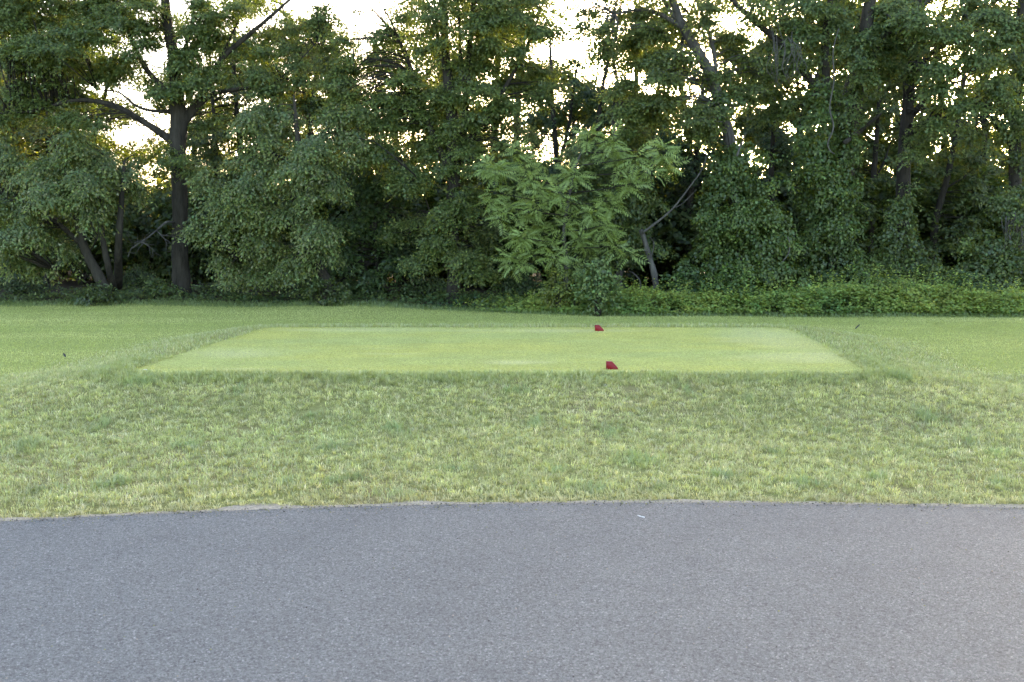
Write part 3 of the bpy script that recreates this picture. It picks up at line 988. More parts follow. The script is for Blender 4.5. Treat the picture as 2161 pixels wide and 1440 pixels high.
# --- central many stemmed tree
make_tree("ash_tree", "tall many-stemmed tree in the middle of the wood edge", 22.8,
    [(957, 624, .17), (958, 560, .15), (954, 470, .14), (957, 380, .15), (958, 300, .16), (952, 230, .13), (941, 120, .10), (936, 0, .085), (930, -160, .04)],
    [[(958, 420, .09), (968, 330, .085), (984, 220, .07), (990, 110, .06), (1000, 0, .05), (1012, -120, .02)],
     [(955, 370, .09), (916, 290, .075), (880, 185, .06), (846, 92, .045), (806, 42, .03), (760, -5, .012)],
     [(958, 330, .08), (1020, 258, .06), (1070, 178, .045), (1112, 100, .03), (1142, 20, .012)],
     [(984, 230, .05), (972, 120, .04), (968, 20, .03), (962, -80, .01)],
     [(848, 95, .03), (822, 40, .022), (790, -10, .012)],
     [(876, 370, .015, 22.0), (890, 400, .016), (905, 440, .018), (915, 470, .02)]],
    [(880, 205, 75, 50, 1.1), (955, 175, 70, 50, 1.1), (1045, 130, 80, 55, 1.1), (1110, 70, 75, 48, 1.0), (1020, 215, 70, 45, 1.0), (900, 285, 75, 45, 1.1), (820, 235, 75, 42, .95), (985, 285, 65, 45, 1.0), (1065, 250, 55, 45, .9),
     (880, 380, 60, 30, 1.1), (930, 450, 55, 26, 1.1), (995, 420, 55, 38, 1.0), (865, 470, 55, 28, 1.0), (905, 540, 65, 22, 1.1), (975, 560, 70, 26, 1.2, 21.9), (1005, 490, 50, 35, .9), (830, 330, 70, 40, .9), (1125, 165, 60, 50, .9),
     (755, 165, 70, 40, .8), (790, 110, 50, 26, .5), (960, 70, 70, 30, .35), (880, 90, 60, 30, .3), (1130, 10, 60, 35, .6), (1000, 340, 60, 35, .9), (720, 230, 50, 35, .6), (1090, 320, 50, 35, .8), (1040, -40, 90, 50, .8), (900, -50, 90, 50, .5), (830, 60, 60, 40, .45), (760, 50, 50, 40, .18), (735, 105, 45, 30, .35), (900, 40, 70, 40, .5), (965, 20, 70, 40, .6), (1020, 55, 60, 40, .7), (955, 330, 55, 40, .9), (940, 250, 55, 35, .9), (1060, 20, 60, 40, .8), (950, 510, 60, 22, .9)],
    ASH, seed=5)

# --- tree with the ivy behind the sumac
make_tree("snag", "vine-draped grey dying tree standing just behind the sumac", 22.6,
    [(1302, 620, .11), (1306, 520, .10), (1310, 420, .09), (1302, 330, .075), (1298, 290, .05), (1290, 230, .03)],
    [[(1306, 470, .04), (1260, 420, .03), (1225, 370, .015)], [(1306, 420, .04), (1350, 380, .03), (1385, 340, .012)]],
    [(1340, 240, 60, 50, 1.0), (1300, 200, 50, 35, .7), (1235, 330, 55, 40, .9), (1360, 300, 45, 40, .8)], dict(ASH, c=(0.086, 0.119, 0.030)), bark=M_DEAD, seed=6)
make_ivy("ivy_vine", "tangled ivy hanging over the dying tree behind the sumac", 22.3,
    [(1296, 618, .02), (1300, 520, .018), (1296, 400, .012), (1300, 320, .006)],
    [(1275, 350, 60, 45, .9), (1330, 425, 60, 50, .9), (1270, 440, 65, 55, .9), (1310, 520, 60, 50, .8), (1345, 480, 30, 40, .6), (1230, 400, 50, 50, .8), (1230, 560, 70, 40, .7)], c=(0.078, 0.110, 0.027), L=0.066, W=0.055, seed=7)

# gnarled bare tree
g0 = P(1388, 618, 21.6); g0[2] = float(height(g0[:1], g0[1:2])[0])
gn = empty("gnarled_tree", g0, "small gnarled bare grey tree with twisted branches right of the sumac", "tree")
g = Geo(); p, r = limb_pts([(1388, 622, .085), (1380, 575, .07), (1368, 535, .06), (1358, 500, .05), (1352, 485, .045)], 21.6)
g.tube(p, r, 8, 5, 0.2, 3); g.build("trunk", M_DEAD, gn, g0)
for sp in ([(1355, 492, .04), (1385, 470, .035), (1420, 440, .03), (1455, 395, .024), (1480, 360, .018), (1495, 320, .008)],
           [(1366, 530, .025), (1350, 527, .02), (1335, 531, .008)],
           [(1352, 612, .022), (1350, 592, .02), (1338, 578, .016), (1326, 572, .006)],
           [(1374, 545, .02), (1380, 515, .015), (1372, 500, .008)],
           [(1420, 440, .016), (1440, 430, .012), (1470, 400, .006)],
           [(1378, 615, .016), (1384, 595, .014), (1388, 580, .006)]):
    g = Geo(); p, r = limb_pts(sp, 21.5); g.tube(p, r * .7, 6, 4, 0.25, 5); g.build("limb", M_DEAD, gn, g0)

# --- leaning pale tree with ivy
make_tree("leaning_tree", "pale-barked tree leaning to the left above its thick ivy", 22.4,
    [(1560, 622, .19), (1555, 520, .17), (1550, 400, .15), (1540, 300, .125), (1522, 235, .115), (1500, 160, .125), (1470, 105, .11), (1440, 55, .09), (1415, -15, .075), (1385, -130, .04)],
    [[(1440, 58, .06), (1385, 27, .05), (1340, 22, .035), (1300, 30, .015)],
     [(1462, 100, .03), (1440, 95, .026), (1416, 84, .02)],
     [(1512, 190, .05), (1508, 120, .045), (1490, 50, .035), (1465, -10, .02)],
     [(1440, 55, .05), (1412, 20, .045), (1395, -20, .03), (1370, -90, .01)]],
    [(1385, 110, 75, 45, .9), (1335, 55, 70, 42, .9), (1400, 195, 70, 50, .95), (1450, 255, 55, 50, .9), (1480, 20, 60, 38, .7), (1560, 100, 55, 45, .7), (1540, 170, 45, 35, .9), (1330, 150, 45, 35, .7), (1420, -50, 100, 50, .6), (1290, 90, 50, 40, .6), (1245, 30, 45, 30, .5), (1275, 0, 50, 30, .6), (1225, 5, 40, 25, .4), (1470, 140, 45, 30, .6, 21.9), (1600, 180, 50, 40, .7), (1490, 250, 50, 40, .8)],
    dict(ASH, c=(0.072, 0.098, 0.021)), bark=M_PALE, seed=8)
make_ivy("ivy_vine", "thick ivy column wrapping the pale leaning trunk", 22.0,
    [(1570, 620, .03), (1552, 500, .03), (1550, 380, .022), (1535, 280, .01)],
    [(1560, 345, 50, 42, 1.0), (1530, 360, 45, 45, 1.0), (1540, 420, 65, 55, 1.1), (1550, 490, 72, 55, 1.1), (1510, 530, 55, 45, .9), (1555, 580, 80, 40, 1.0), (1520, 225, 28, 38, .8), (1590, 420, 35, 40, .8), (1498, 440, 30, 40, .7)], seed=9)
make_ivy("ivy_vine", "rounded ivy mound between the two ivy-covered trunks", 21.6,
    [(1640, 620, .03), (1636, 540, .025), (1628, 470, .012)],
    [(1625, 455, 48, 32, 1.0), (1610, 510, 55, 45, 1.0), (1650, 500, 32, 45, .9), (1620, 575, 70, 38, 1.0)], c=(0.084, 0.125, 0.027), seed=10)
gs = Geo(); p, r = limb_pts([(1662, 500, .008), (1667, 515, .014), (1664, 535, .014), (1655, 548, .01), (1648, 556, .004)], 21.0)
gs.tube(p, r, 6, 4); b0 = p[0]
ob = gs.build("dead_branch", M_DEAD, None, origin=b0); tag(ob, "short curved grey branch sticking out of the ivy mound", "branch")
gs = Geo(); p, r = limb_pts([(1555, 330, .022), (1562, 310, .02), (1568, 295, .018), (1574, 282, .008)], 21.5)
gs.tube(p, r, 6, 4); ob = gs.build("dead_branch", M_DEAD, None, origin=p[0]); tag(ob, "brown broken stub rising from the ivy beside the pale trunk", "branch")

# --- great dark tree right of it
make_tree("dark_tree", "massive dark trunk with ivy and long arching arms on the right", 23.2,
    [(1778, 622, .30), (1772, 500, .26), (1774, 400, .25), (1780, 300, .25), (1798, 210, .24), (1816, 130, .17), (1830, 40, .14), (1846, -80, .10), (1855, -220, .04)],
    [[(1780, 290, .15), (1752, 220, .12), (1742, 150, .10), (1742, 80, .085), (1752, 0, .06), (1756, -90, .03)],
     [(1760, 240, .11), (1710, 170, .095), (1660, 105, .085), (1630, 76, .075), (1592, 45, .065), (1545, 0, .05), (1490, -60, .02)],
     [(1808, 180, .10), (1850, 95, .08), (1890, 55, .065), (1935, 22, .05), (2000, -30, .02)],
     [(1800, 215, .05, 22.6), (1840, 130, .04), (1868, 80, .03)],
     [(1784, 300, .055, 21.9), (1810, 282, .05), (1838, 258, .04), (1860, 240, .02)]],
    [(1690, 35, 75, 55, 1.1), (1770, 25, 75, 50, 1.2), (1840, 45, 65, 45, 1.0), (1650, 130, 50, 40, .7), (1700, 110, 50, 40, .6), (1850, 130, 50, 40, .7), (1880, 20, 60, 40, .9), (1610, 20, 50, 30, .5), (1800, 100, 50, 30, .7), (1760, -60, 120, 50, .6), (1650, 220, 50, 45, .8), (1800, 160, 45, 40, .8, 22.4), (1790, 240, 40, 40, .7, 22.4), (1600, 120, 60, 45, .7)],
    dict(MAPLE, c=(0.080, 0.115, 0.029)), seed=11)
make_ivy("ivy_vine", "tall ivy curtain climbing the massive dark trunk", 22.6,
    [(1760, 620, .035), (1752, 480, .03), (1750, 330, .022), (1748, 200, .01)],
    [(1735, 210, 40, 45, .8), (1722, 275, 50, 45, 1.0), (1728, 340, 58, 48, 1.05), (1740, 410, 65, 55, 1.1), (1752, 480, 70, 55, 1.1), (1745, 550, 75, 45, 1.1), (1775, 590, 80, 32, 1.0), (1790, 400, 30, 45, .7), (1782, 320, 38, 55, .8)], seed=12)
gs = Geo(); p, r = limb_pts([(1770, 60, .006), (1758, 110, .012), (1760, 170, .014), (1751, 228, .016), (1759, 268, .016), (1747, 302, .017), (1752, 318, .014), (1762, 326, .006)], 21.8)
gs.tube(p, r, 6, 5); ob = gs.build("hanging_vine", M_PALE, None, origin=p[0]); tag(ob, "long pale crooked vine stem hanging before the massive dark trunk", "vine")
# grey tangle of dead vines
gs = Geo()
for k in range(16):
    x0 = 1655 + rd.uniform(-25, 45)
    a = [P(x0 + rd.normal(0, 6), 60 + rd.uniform(-10, 30), 22.2), P(x0 + rd.normal(0, 10), 105, 22.1), P(x0 + rd.normal(0, 12), 145, 22.1), P(x0 + rd.normal(0, 16), 165 + rd.uniform(-10, 30), 22.2)]
    gs.tube(a, [.006, .007, .006, .003], 4, 4)
ob = gs.build("dead_vine_tangle", M_DEAD, None, origin=P(1670, 60, 22.2)); tag(ob, "grey tangle of dead vines hanging under the long arm of the dark tree", "vine")

# --- maple at the right with a mid grey trunk
make_tree("maple_tree", "maple with a straight grey-brown trunk and broad leafy boughs at the upper right", 23.6,
    [(1915, 622, .20), (1908, 500, .175), (1906, 400, .16), (1910, 310, .15), (1918, 200, .13), (1930, 80, .11), (1940, -60, .07), (1945, -200, .03)],
    [[(1914, 260, .07), (1960, 200, .06), (2020, 160, .045), (2090, 140, .02)],
     [(1922, 160, .07), (1980, 100, .055), (2050, 60, .04), (2120, 30, .02)],
     [(1912, 300, .05), (1950, 260, .04), (2000, 240, .03), (2060, 230, .012)],
     [(1924, 130, .06), (1890, 80, .05), (1860, 40, .02)]],
    [(1960, 50, 70, 42, .95, 21.8), (2035, 95, 75, 42, 1.05, 21.6), (2110, 55, 75, 45, 1.0, 21.8), (1990, 165, 70, 34, 1.05, 21.8), (2080, 195, 70, 38, 1.05, 21.6), (1925, 130, 50, 34, .8), (2140, 130, 55, 40, .8), (1955, 240, 60, 30, .9, 22.3), (1900, 190, 40, 26, .6),
     (2125, 260, 55, 36, .9), (2040, 20, 60, 30, .6), (2180, 200, 50, 60, .9), (1960, 300, 50, 28, .7), (2060, -60, 110, 50, .5), (2050, 290, 50, 26, .5), (1905, 300, 40, 30, .7, 22.8), (1925, 400, 40, 26, .5, 22.8), (1890, 60, 60, 40, .8)],
    MAPLE, seed=13, bark=bark_material("maple_bark", (0.018, 0.015, 0.012), (0.046, 0.040, 0.033)))
make_ivy("ivy_vine", "ivy heap around the foot of the straight maple trunk", 22.8,
    [(1905, 620, .025), (1900, 540, .02), (1895, 450, .012)],
    [(1895, 460, 42, 40, .9), (1890, 520, 55, 45, 1.0), (1925, 560, 65, 42, 1.0), (1850, 565, 60, 35, 1.0), (1870, 600, 80, 24, .9)], seed=14, c=(0.072, 0.103, 0.023))
make_tree("edge_tree", "dark trunk at the right border of the picture", 23.4,
    [(2150, 622, .17), (2146, 500, .15), (2143, 400, .14), (2142, 300, .13), (2147, 180, .12), (2155, 40, .10), (2160, -120, .04)],
    [[(2143, 320, .05), (2090, 250, .04), (2050, 210, .015)]],
    [(2150, 340, 45, 35, .8), (2170, 60, 60, 50, .9), (2170, 420, 50, 40, .9), (2120, -40, 80, 50, .5)], DIM, seed=15)
make_ivy("ivy_vine", "ivy thicket against the trunk at the right border", 22.2,
    [(2130, 620, .025), (2125, 520, .02), (2130, 420, .012)],
    [(2125, 430, 40, 32, .9), (2140, 480, 45, 38, .8), (2090, 530, 55, 42, 1.0), (2150, 560, 60, 45, 1.0), (2060, 580, 60, 32, 1.0), (2000, 590, 60, 24, .9), (2110, 600, 70, 28, .9)], seed=16, c=(0.072, 0.103, 0.023))
gs = Geo()
for k in range(18):
    x0 = 2135 + rd.uniform(-22, 30)
    y0 = 445 + rd.uniform(0, 50)
    gs.tube([P(x0, y0, 21.9), P(x0 + rd.normal(0, 5), y0 + 20, 21.8), P(x0 + rd.normal(0, 9), y0 + rd.uniform(30, 60), 21.9)], [.006, .007, .003], 4, 3)
ob = gs.build("dead_vine_tangle", M_DEAD, None, origin=P(2135, 500, 21.9)); tag(ob, "grey tangle of dead vines in the ivy at the right border", "vine")

# --- slim dark trunks further in
def slim(label, Y, trunk, blobs, seed, c=(0.070, 0.098, 0.022), limbs=()):
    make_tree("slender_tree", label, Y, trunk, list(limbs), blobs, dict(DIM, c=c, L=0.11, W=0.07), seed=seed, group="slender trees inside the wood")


slim("slender dark trunk just right of the massive dark tree", 27.0, [(1838, 610, .08), (1840, 450, .075), (1846, 340, .07), (1852, 260, .05), (1858, 150, .03)], [(1850, 230, 50, 40, .7), (1820, 330, 45, 35, .8), (1870, 400, 60, 40, .8)], 21, limbs=[[(1846, 380, .03), (1866, 340, .025), (1880, 300, .01)]])
slim("pair-like thin black trunk touching the ivy curtain", 26.4, [(1812, 610, .07), (1806, 480, .065), (1800, 380, .06), (1796, 280, .04), (1800, 180, .02)], [(1820, 420, 40, 40, .7), (1800, 200, 45, 35, .6)], 22)
slim("crooked black trunk slanting to the right inside the wood", 26.0, [(1962, 610, .10), (1970, 500, .09), (1978, 450, .085), (1998, 380, .075), (2012, 310, .065), (2026, 230, .05), (2042, 110, .03)], [(2030, 330, 60, 45, .8), (1990, 420, 50, 30, .5), (2050, 420, 70, 50, .9), (2010, 500, 70, 35, .8)], 23, limbs=[[(1990, 400, .03), (2040, 370, .025), (2080, 330, .01)]])
slim("thin dark trunk between the two ivy-covered trunks", 25.5, [(1630, 610, .08), (1630, 470, .07), (1628, 380, .065), (1632, 280, .05), (1640, 150, .03)], [(1620, 300, 55, 50, .9), (1650, 350, 40, 40, .8), (1600, 230, 55, 40, .7)], 24, c=(0.045, 0.075, 0.022))
slim("twin-stemmed dark tree above the sumac", 27.5, [(1180, 610, .09), (1178, 420, .08), (1172, 300, .07), (1165, 200, .055), (1160, 60, .03)], [(1150, 230, 60, 45, .6), (1200, 150, 50, 35, .45), (1110, 330, 60, 50, .8), (1180, 380, 70, 50, .9)], 25, c=(0.050, 0.080, 0.022), limbs=[[(1176, 360, .05), (1200, 270, .045), (1210, 190, .035), (1230, 80, .015)]])
slim("slim tree with a dark leafy head behind the snag", 26.8, [(1275, 610, .08), (1280, 430, .075), (1262, 300, .06), (1270, 200, .05), (1290, 90, .03)], [(1275, 220, 55, 45, 1.0), (1240, 290, 45, 35, .8), (1330, 330, 60, 50, .9), (1400, 350, 60, 50, .9)], 26, c=(0.040, 0.066, 0.018), limbs=[[(1275, 150, .03), (1300, 80, .025), (1310, 0, .01)]])
slim("thin paired trunks at the far left against the bright sky", 27.5, [(98, 610, .07), (100, 420, .065), (101, 300, .06), (100, 200, .05), (96, 90, .03)], [(60, 290, 60, 50, .8), (140, 320, 60, 45, .8), (90, 380, 80, 45, .9)], 27, c=(0.085, 0.105, 0.018), limbs=[[(106, 420, .05), (110, 300, .045), (112, 200, .04), (120, 100, .02)]])  # leaves yellowed, painting in the backlight of the low sun
slim("dark trunk at the left border behind the low drooping tree", 27.0, [(18, 610, .10), (20, 450, .095), (22, 330, .09), (14, 200, .07), (8, 60, .04)], [(10, 330, 60, 50, .8), (-40, 200, 70, 60, .9), (30, 420, 60, 50, .8), (40, 250, 50, 35, .6)], 28, c=(0.085, 0.105, 0.018))  # yellow put into the leaf colour in place of sunlight from behind
slim("slim trunk seen between the forked tree and the drooping linden", 28.0, [(445, 610, .08), (450, 430, .075), (455, 310, .06), (448, 200, .04), (440, 80, .02)], [(450, 310, 60, 45, .7), (430, 400, 60, 60, .9), (520, 210, 60, 40, .6)], 29, c=(0.072, 0.098, 0.022))
slim("slender pole tree left of the central tree", 27.0, [(765, 610, .07), (765, 430, .065), (760, 330, .055), (752, 220, .045), (745, 100, .02)], [(740, 210, 60, 45, .55), (700, 150, 55, 35, .5), (800, 300, 60, 40, .6), (760, 390, 80, 40, .9)], 30, c=(0.075, 0.100, 0.024))
slim("slim tree with leaf sprays coloured as if sunlit above the drooping linden", 29.0, [(640, 610, .09), (648, 400, .08), (655, 260, .06), (668, 150, .045), (690, 60, .02)], [(660, 130, 70, 50, .75), (620, 200, 60, 40, .6), (690, 90, 55, 35, .6), (600, 60, 50, 30, .5)], 31, c=(0.110, 0.118, 0.018))  # yellow leaf colour stands in for low sun shining through
slim("thin tree whose twigs reach into the gap over the snag", 28.0, [(1345, 610, .08), (1340, 420, .07), (1325, 280, .055), (1300, 160, .04), (1285, 60, .025), (1275, -30, .01)], [(1390, 250, 55, 50, .8), (1260, 60, 40, 28, .45), (1330, 300, 50, 40, .8)], 32, c=(0.055, 0.082, 0.022))
slim("dark slim tree behind the pale leaning trunk", 26.5, [(1450, 610, .09), (1455, 430, .085), (1470, 330, .07), (1480, 220, .05), (1490, 100, .02)], [(1430, 330, 60, 55, 1.0), (1470, 400, 60, 50, 1.0), (1420, 450, 50, 45, .9), (1510, 300, 50, 40, .9)], 33, c=(0.034, 0.060, 0.018))
slim("trunk in the dim wood left of the right border", 28.5, [(2060, 610, .10), (2062, 450, .09), (2075, 340, .08), (2080, 220, .06), (2090, 100, .03)], [(2080, 350, 70, 50, .8), (2110, 430, 60, 40, .8), (2000, 250, 50, 40, .5)], 34, c=(0.085, 0.108, 0.022))
slim("thin bare-stemmed tree right of the straight maple trunk", 29.0, [(1935, 610, .07), (1935, 450, .065), (1938, 330, .055), (1948, 200, .04), (1950, 80, .02)], [(1940, 370, 60, 40, .6), (1900, 340, 50, 40, .6)], 35, c=(0.090, 0.112, 0.022))
print("leaves so far", total_leaves)

# ------------------------------------------------------------------ the sumac: each compound leaf is a part
rs = np.random.default_rng(21)


def frond_mesh(k):
    """a pinnate leaf along +X: arching stalk and paired leaflets"""
    r = np.random.default_rng(900 + k)
    npair = 6
    Lr = 0.47
    bend = 0.12 + 0.14 * r.uniform()
    tt = np.linspace(0, 1, npair + 2)[1:-1]
    b, d, nr, Ls = [], [], [], []
    for t in tt:
        x = 0.10 + t * (Lr - 0.10)
        z = -bend * t * t
        for s in (-1, 1):
            b.append([x, 0, z])
            d.append([0.22 + 0.40 * t + r.normal(0, .08), s * 0.9, -0.22 - 0.15 * t + r.normal(0, .08)])
            nr.append([-0.05 + r.normal(0, .12), r.normal(0, .15), 1.0])
            Ls.append(0.128 * (0.75 + 0.5 * math.sin(math.pi * (0.2 + 0.7 * t))) * r.uniform(.9, 1.1))
    b.append([Lr, 0, -bend]); d.append([1, 0, -0.4]); nr.append([0, 0, 1]); Ls.append(0.10)
    b, d, nr, Ls = map(lambda a: np.array(a, float), (b, d, nr, Ls))
    V, T = leaf_faces(b, d, nr, Ls, Ls * 0.30, 0.10)
    C = np.array([0.240, 0.320, 0.088]) * r.normal(1, 0.12, (len(b), 1)).clip(.7, 1.3)
    C = np.repeat(C, 4, 0)
    # stalk as a flat ribbon
    st = np.array([[x, w, -bend * (x / Lr) ** 2 - 0.002] for x in np.linspace(0, Lr, 5) for w in (-.003, .003)])
    n0 = len(V)
    st_t = []
    for q in range(4):
        a = n0 + q * 2
        st_t += [[a, a + 2, a + 1], [a + 1, a + 2, a + 3]]
    V = np.vstack([V, st]); T = np.vstack([T, np.array(st_t)])
    C = np.vstack([C, np.tile([0.10, 0.11, 0.05], (len(st), 1))])
    return V, T, C


tips = [(1092, 300), (1050, 345), (1042, 392), (1110, 362), (1152, 325), (1182, 395), (1125, 428), (1074, 425), (1204, 350), (1240, 272), (1292, 280), (1342, 318), (1398, 298), (1374, 345), (1330, 375),
        (1300, 408), (1254, 430), (1104, 488), (1082, 530), (1146, 478), (1172, 528), (1222, 490), (1272, 462), (1302, 505), (1205, 440), (1140, 385), (1128, 520), (1250, 520)][:27]
sb = P(1190, 622, 21.2); sb[2] = float(height(sb[:1], sb[1:2])[0])
sumac = empty("sumac_tree", sb, "light green sumac with long feathery compound leaves in front of the wood", "tree")
g = Geo()
st_main = np.array([sb + np.array([0, 0, -.03]), P(1195, 560, 21.2), P(1190, 490, 21.1), P(1200, 420, 21.1), P(1215, 350, 21.1), P(1240, 300, 21.0)])
g.tube(st_main, [.055, .05, .045, .038, .03, .012], 8, 4, .1)
g.build("trunk", M_PALE, sumac, sb)
sumac_sk = catmull(st_main, 6)
fm = [frond_mesh(k) for k in range(6)]
fmesh = []
for k, (V, T, C) in enumerate(fm):
    o = tri_mesh("frond", V, T, M_LEAF, sumac, C)
    fmesh.append(o.data); bpy.data.objects.remove(o)
from mathutils import Matrix
tips2 = []
for (a, b) in tips:
    for q in range(2):
        tips2.append((a + rs.normal(0, 28), b + rs.normal(8, 16)))
rest_V, rest_T, rest_C, rest_n = [], [], [], 0
for ti, (a, b) in enumerate(tips + tips2):
    front = ti < len(tips)
    tip = P(a, b + 14, (20.75 if front else 21.1) + rs.uniform(-0.5, 0.35))
    below = sumac_sk[sumac_sk[:, 2] < tip[2] - 0.05]
    if len(below) == 0: below = sumac_sk[:3]
    s0 = below[np.argmin(np.linalg.norm(below - tip, axis=1))]
    if front:
        g = Geo(); g.tube([s0, s0 * .5 + tip * .5 + np.array([0, -.02, -.02]), tip], [.014, .010, .006], 5, 4)
        g.build("stem", M_BARK, sumac, sb)
    nfr = 11
    a0 = rs.uniform(0, 6.28)
    for k in range(nfr):
        az = a0 + k * 2.39996 + rs.normal(0, .25)
        el = 0.80 - 1.35 * (k / nfr) + rs.normal(0, .2)
        dx = np.array([math.cos(az) * math.cos(el), math.sin(az) * math.cos(el), math.sin(el)])
        up = np.array([0, -0.65, 1.0]) + rs.normal(0, .28, 3)
        yy = norm(np.cross(up, dx)); zz = np.cross(dx, yy)
        sc = rs.uniform(.52, .84)
        pos = tip - sb + np.array([rs.normal(0, .03), rs.normal(0, .03), -0.10 * k / nfr])
        A3 = np.stack([dx, yy, zz], 1) * sc
        kk = (ti * 5 + k * 3) % 6
        if front:
            o = bpy.data.objects.new("frond", fmesh[kk])
            col.objects.link(o); o.parent = sumac
            o.matrix_basis = Matrix([[*A3[0], pos[0]], [*A3[1], pos[1]], [*A3[2], pos[2]], [0, 0, 0, 1]])
        else:
            V, T, C = fm[kk]
            rest_V.append(V @ A3.T + pos); rest_T.append(T + rest_n); rest_C.append(C); rest_n += len(V)
o = tri_mesh("foliage", np.concatenate(rest_V), np.concatenate(rest_T), M_LEAF, sumac, np.concatenate(rest_C)); o["kind"] = "stuff"

# ------------------------------------------------------------------ shrubs along the edge
def make_shrub(name, label, Y, px, py_top, half, c, L=0.07, W=0.045, dens=1.0, seed=1, group=None, droop=0.2, gap=0.36):
    global total_leaves
    b = P(px, 600, Y); b[2] = float(height(b[:1], b[1:2])[0])
    top = P(px, py_top, Y)[2]
    H = max(0.3, top - b[2]); R = half / F * Y
    root = empty(name, b, label, "shrub", group)
    lv = Leaves(seed * 3 + 77)
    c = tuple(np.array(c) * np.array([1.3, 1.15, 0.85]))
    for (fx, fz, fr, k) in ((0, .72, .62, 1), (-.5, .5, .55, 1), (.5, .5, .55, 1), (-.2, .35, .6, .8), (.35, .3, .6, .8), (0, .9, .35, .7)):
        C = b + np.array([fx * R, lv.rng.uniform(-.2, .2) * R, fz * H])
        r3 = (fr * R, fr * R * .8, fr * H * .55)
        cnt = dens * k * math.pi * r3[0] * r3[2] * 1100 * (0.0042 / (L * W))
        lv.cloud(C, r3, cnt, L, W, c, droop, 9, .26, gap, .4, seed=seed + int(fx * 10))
    lv.build("foliage", root, b)
    total_leaves += lv.count()
    g = Geo()
    A = np.concatenate(lv.anchors)
    for a in A[:: max(1, len(A) // 26)]:
        s = b + np.array([lv.rng.normal(0, .04), lv.rng.normal(0, .04), -.02])
        g.tube([s, s * .5 + a * .5 + np.array([0, 0, .12 * H]), a], [.010, .007, .002], 4, 3)
    g.build("stem", M_BARK, root, b)
    return root


make_shrub("shrub", "pale green airy shrub standing in front of the weedy strip", 20.0, 1262, 540, 46, (0.085, 0.140, 0.060), seed=41)
make_shrub("shrub", "small yellow-green shrub left of the pale airy shrub", 20.6, 1176, 566, 34, (0.095, 0.135, 0.035), seed=42, L=.06, W=.04)
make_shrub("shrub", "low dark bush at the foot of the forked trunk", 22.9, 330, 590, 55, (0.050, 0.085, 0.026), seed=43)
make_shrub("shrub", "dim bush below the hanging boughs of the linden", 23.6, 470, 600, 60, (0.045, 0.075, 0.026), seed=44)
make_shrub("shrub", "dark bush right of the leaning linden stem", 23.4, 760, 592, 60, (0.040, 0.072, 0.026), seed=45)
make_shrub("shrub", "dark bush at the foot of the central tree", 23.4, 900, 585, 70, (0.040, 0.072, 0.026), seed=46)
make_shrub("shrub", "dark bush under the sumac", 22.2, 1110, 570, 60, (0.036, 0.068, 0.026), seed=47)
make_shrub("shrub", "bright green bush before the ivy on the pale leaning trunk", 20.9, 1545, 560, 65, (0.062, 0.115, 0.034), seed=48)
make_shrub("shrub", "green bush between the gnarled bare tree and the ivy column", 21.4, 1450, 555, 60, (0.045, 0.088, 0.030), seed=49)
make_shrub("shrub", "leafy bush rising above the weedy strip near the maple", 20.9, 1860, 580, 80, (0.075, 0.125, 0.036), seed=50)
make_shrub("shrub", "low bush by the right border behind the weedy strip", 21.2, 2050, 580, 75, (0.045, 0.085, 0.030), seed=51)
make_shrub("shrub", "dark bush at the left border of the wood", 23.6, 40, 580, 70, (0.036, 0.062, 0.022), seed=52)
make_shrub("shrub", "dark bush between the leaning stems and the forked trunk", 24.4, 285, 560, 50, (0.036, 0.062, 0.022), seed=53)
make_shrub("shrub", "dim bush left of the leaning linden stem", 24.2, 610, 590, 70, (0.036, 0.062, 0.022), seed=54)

make_shrub("shrub", "low dim bush hiding the foot of the leaning linden stem", 21.9, 685, 592, 55, (0.046, 0.074, 0.022), seed=55)
make_shrub("shrub", "low dim bush before the leaning stems on the left", 21.9, 200, 600, 50, (0.040, 0.066, 0.020), seed=56)

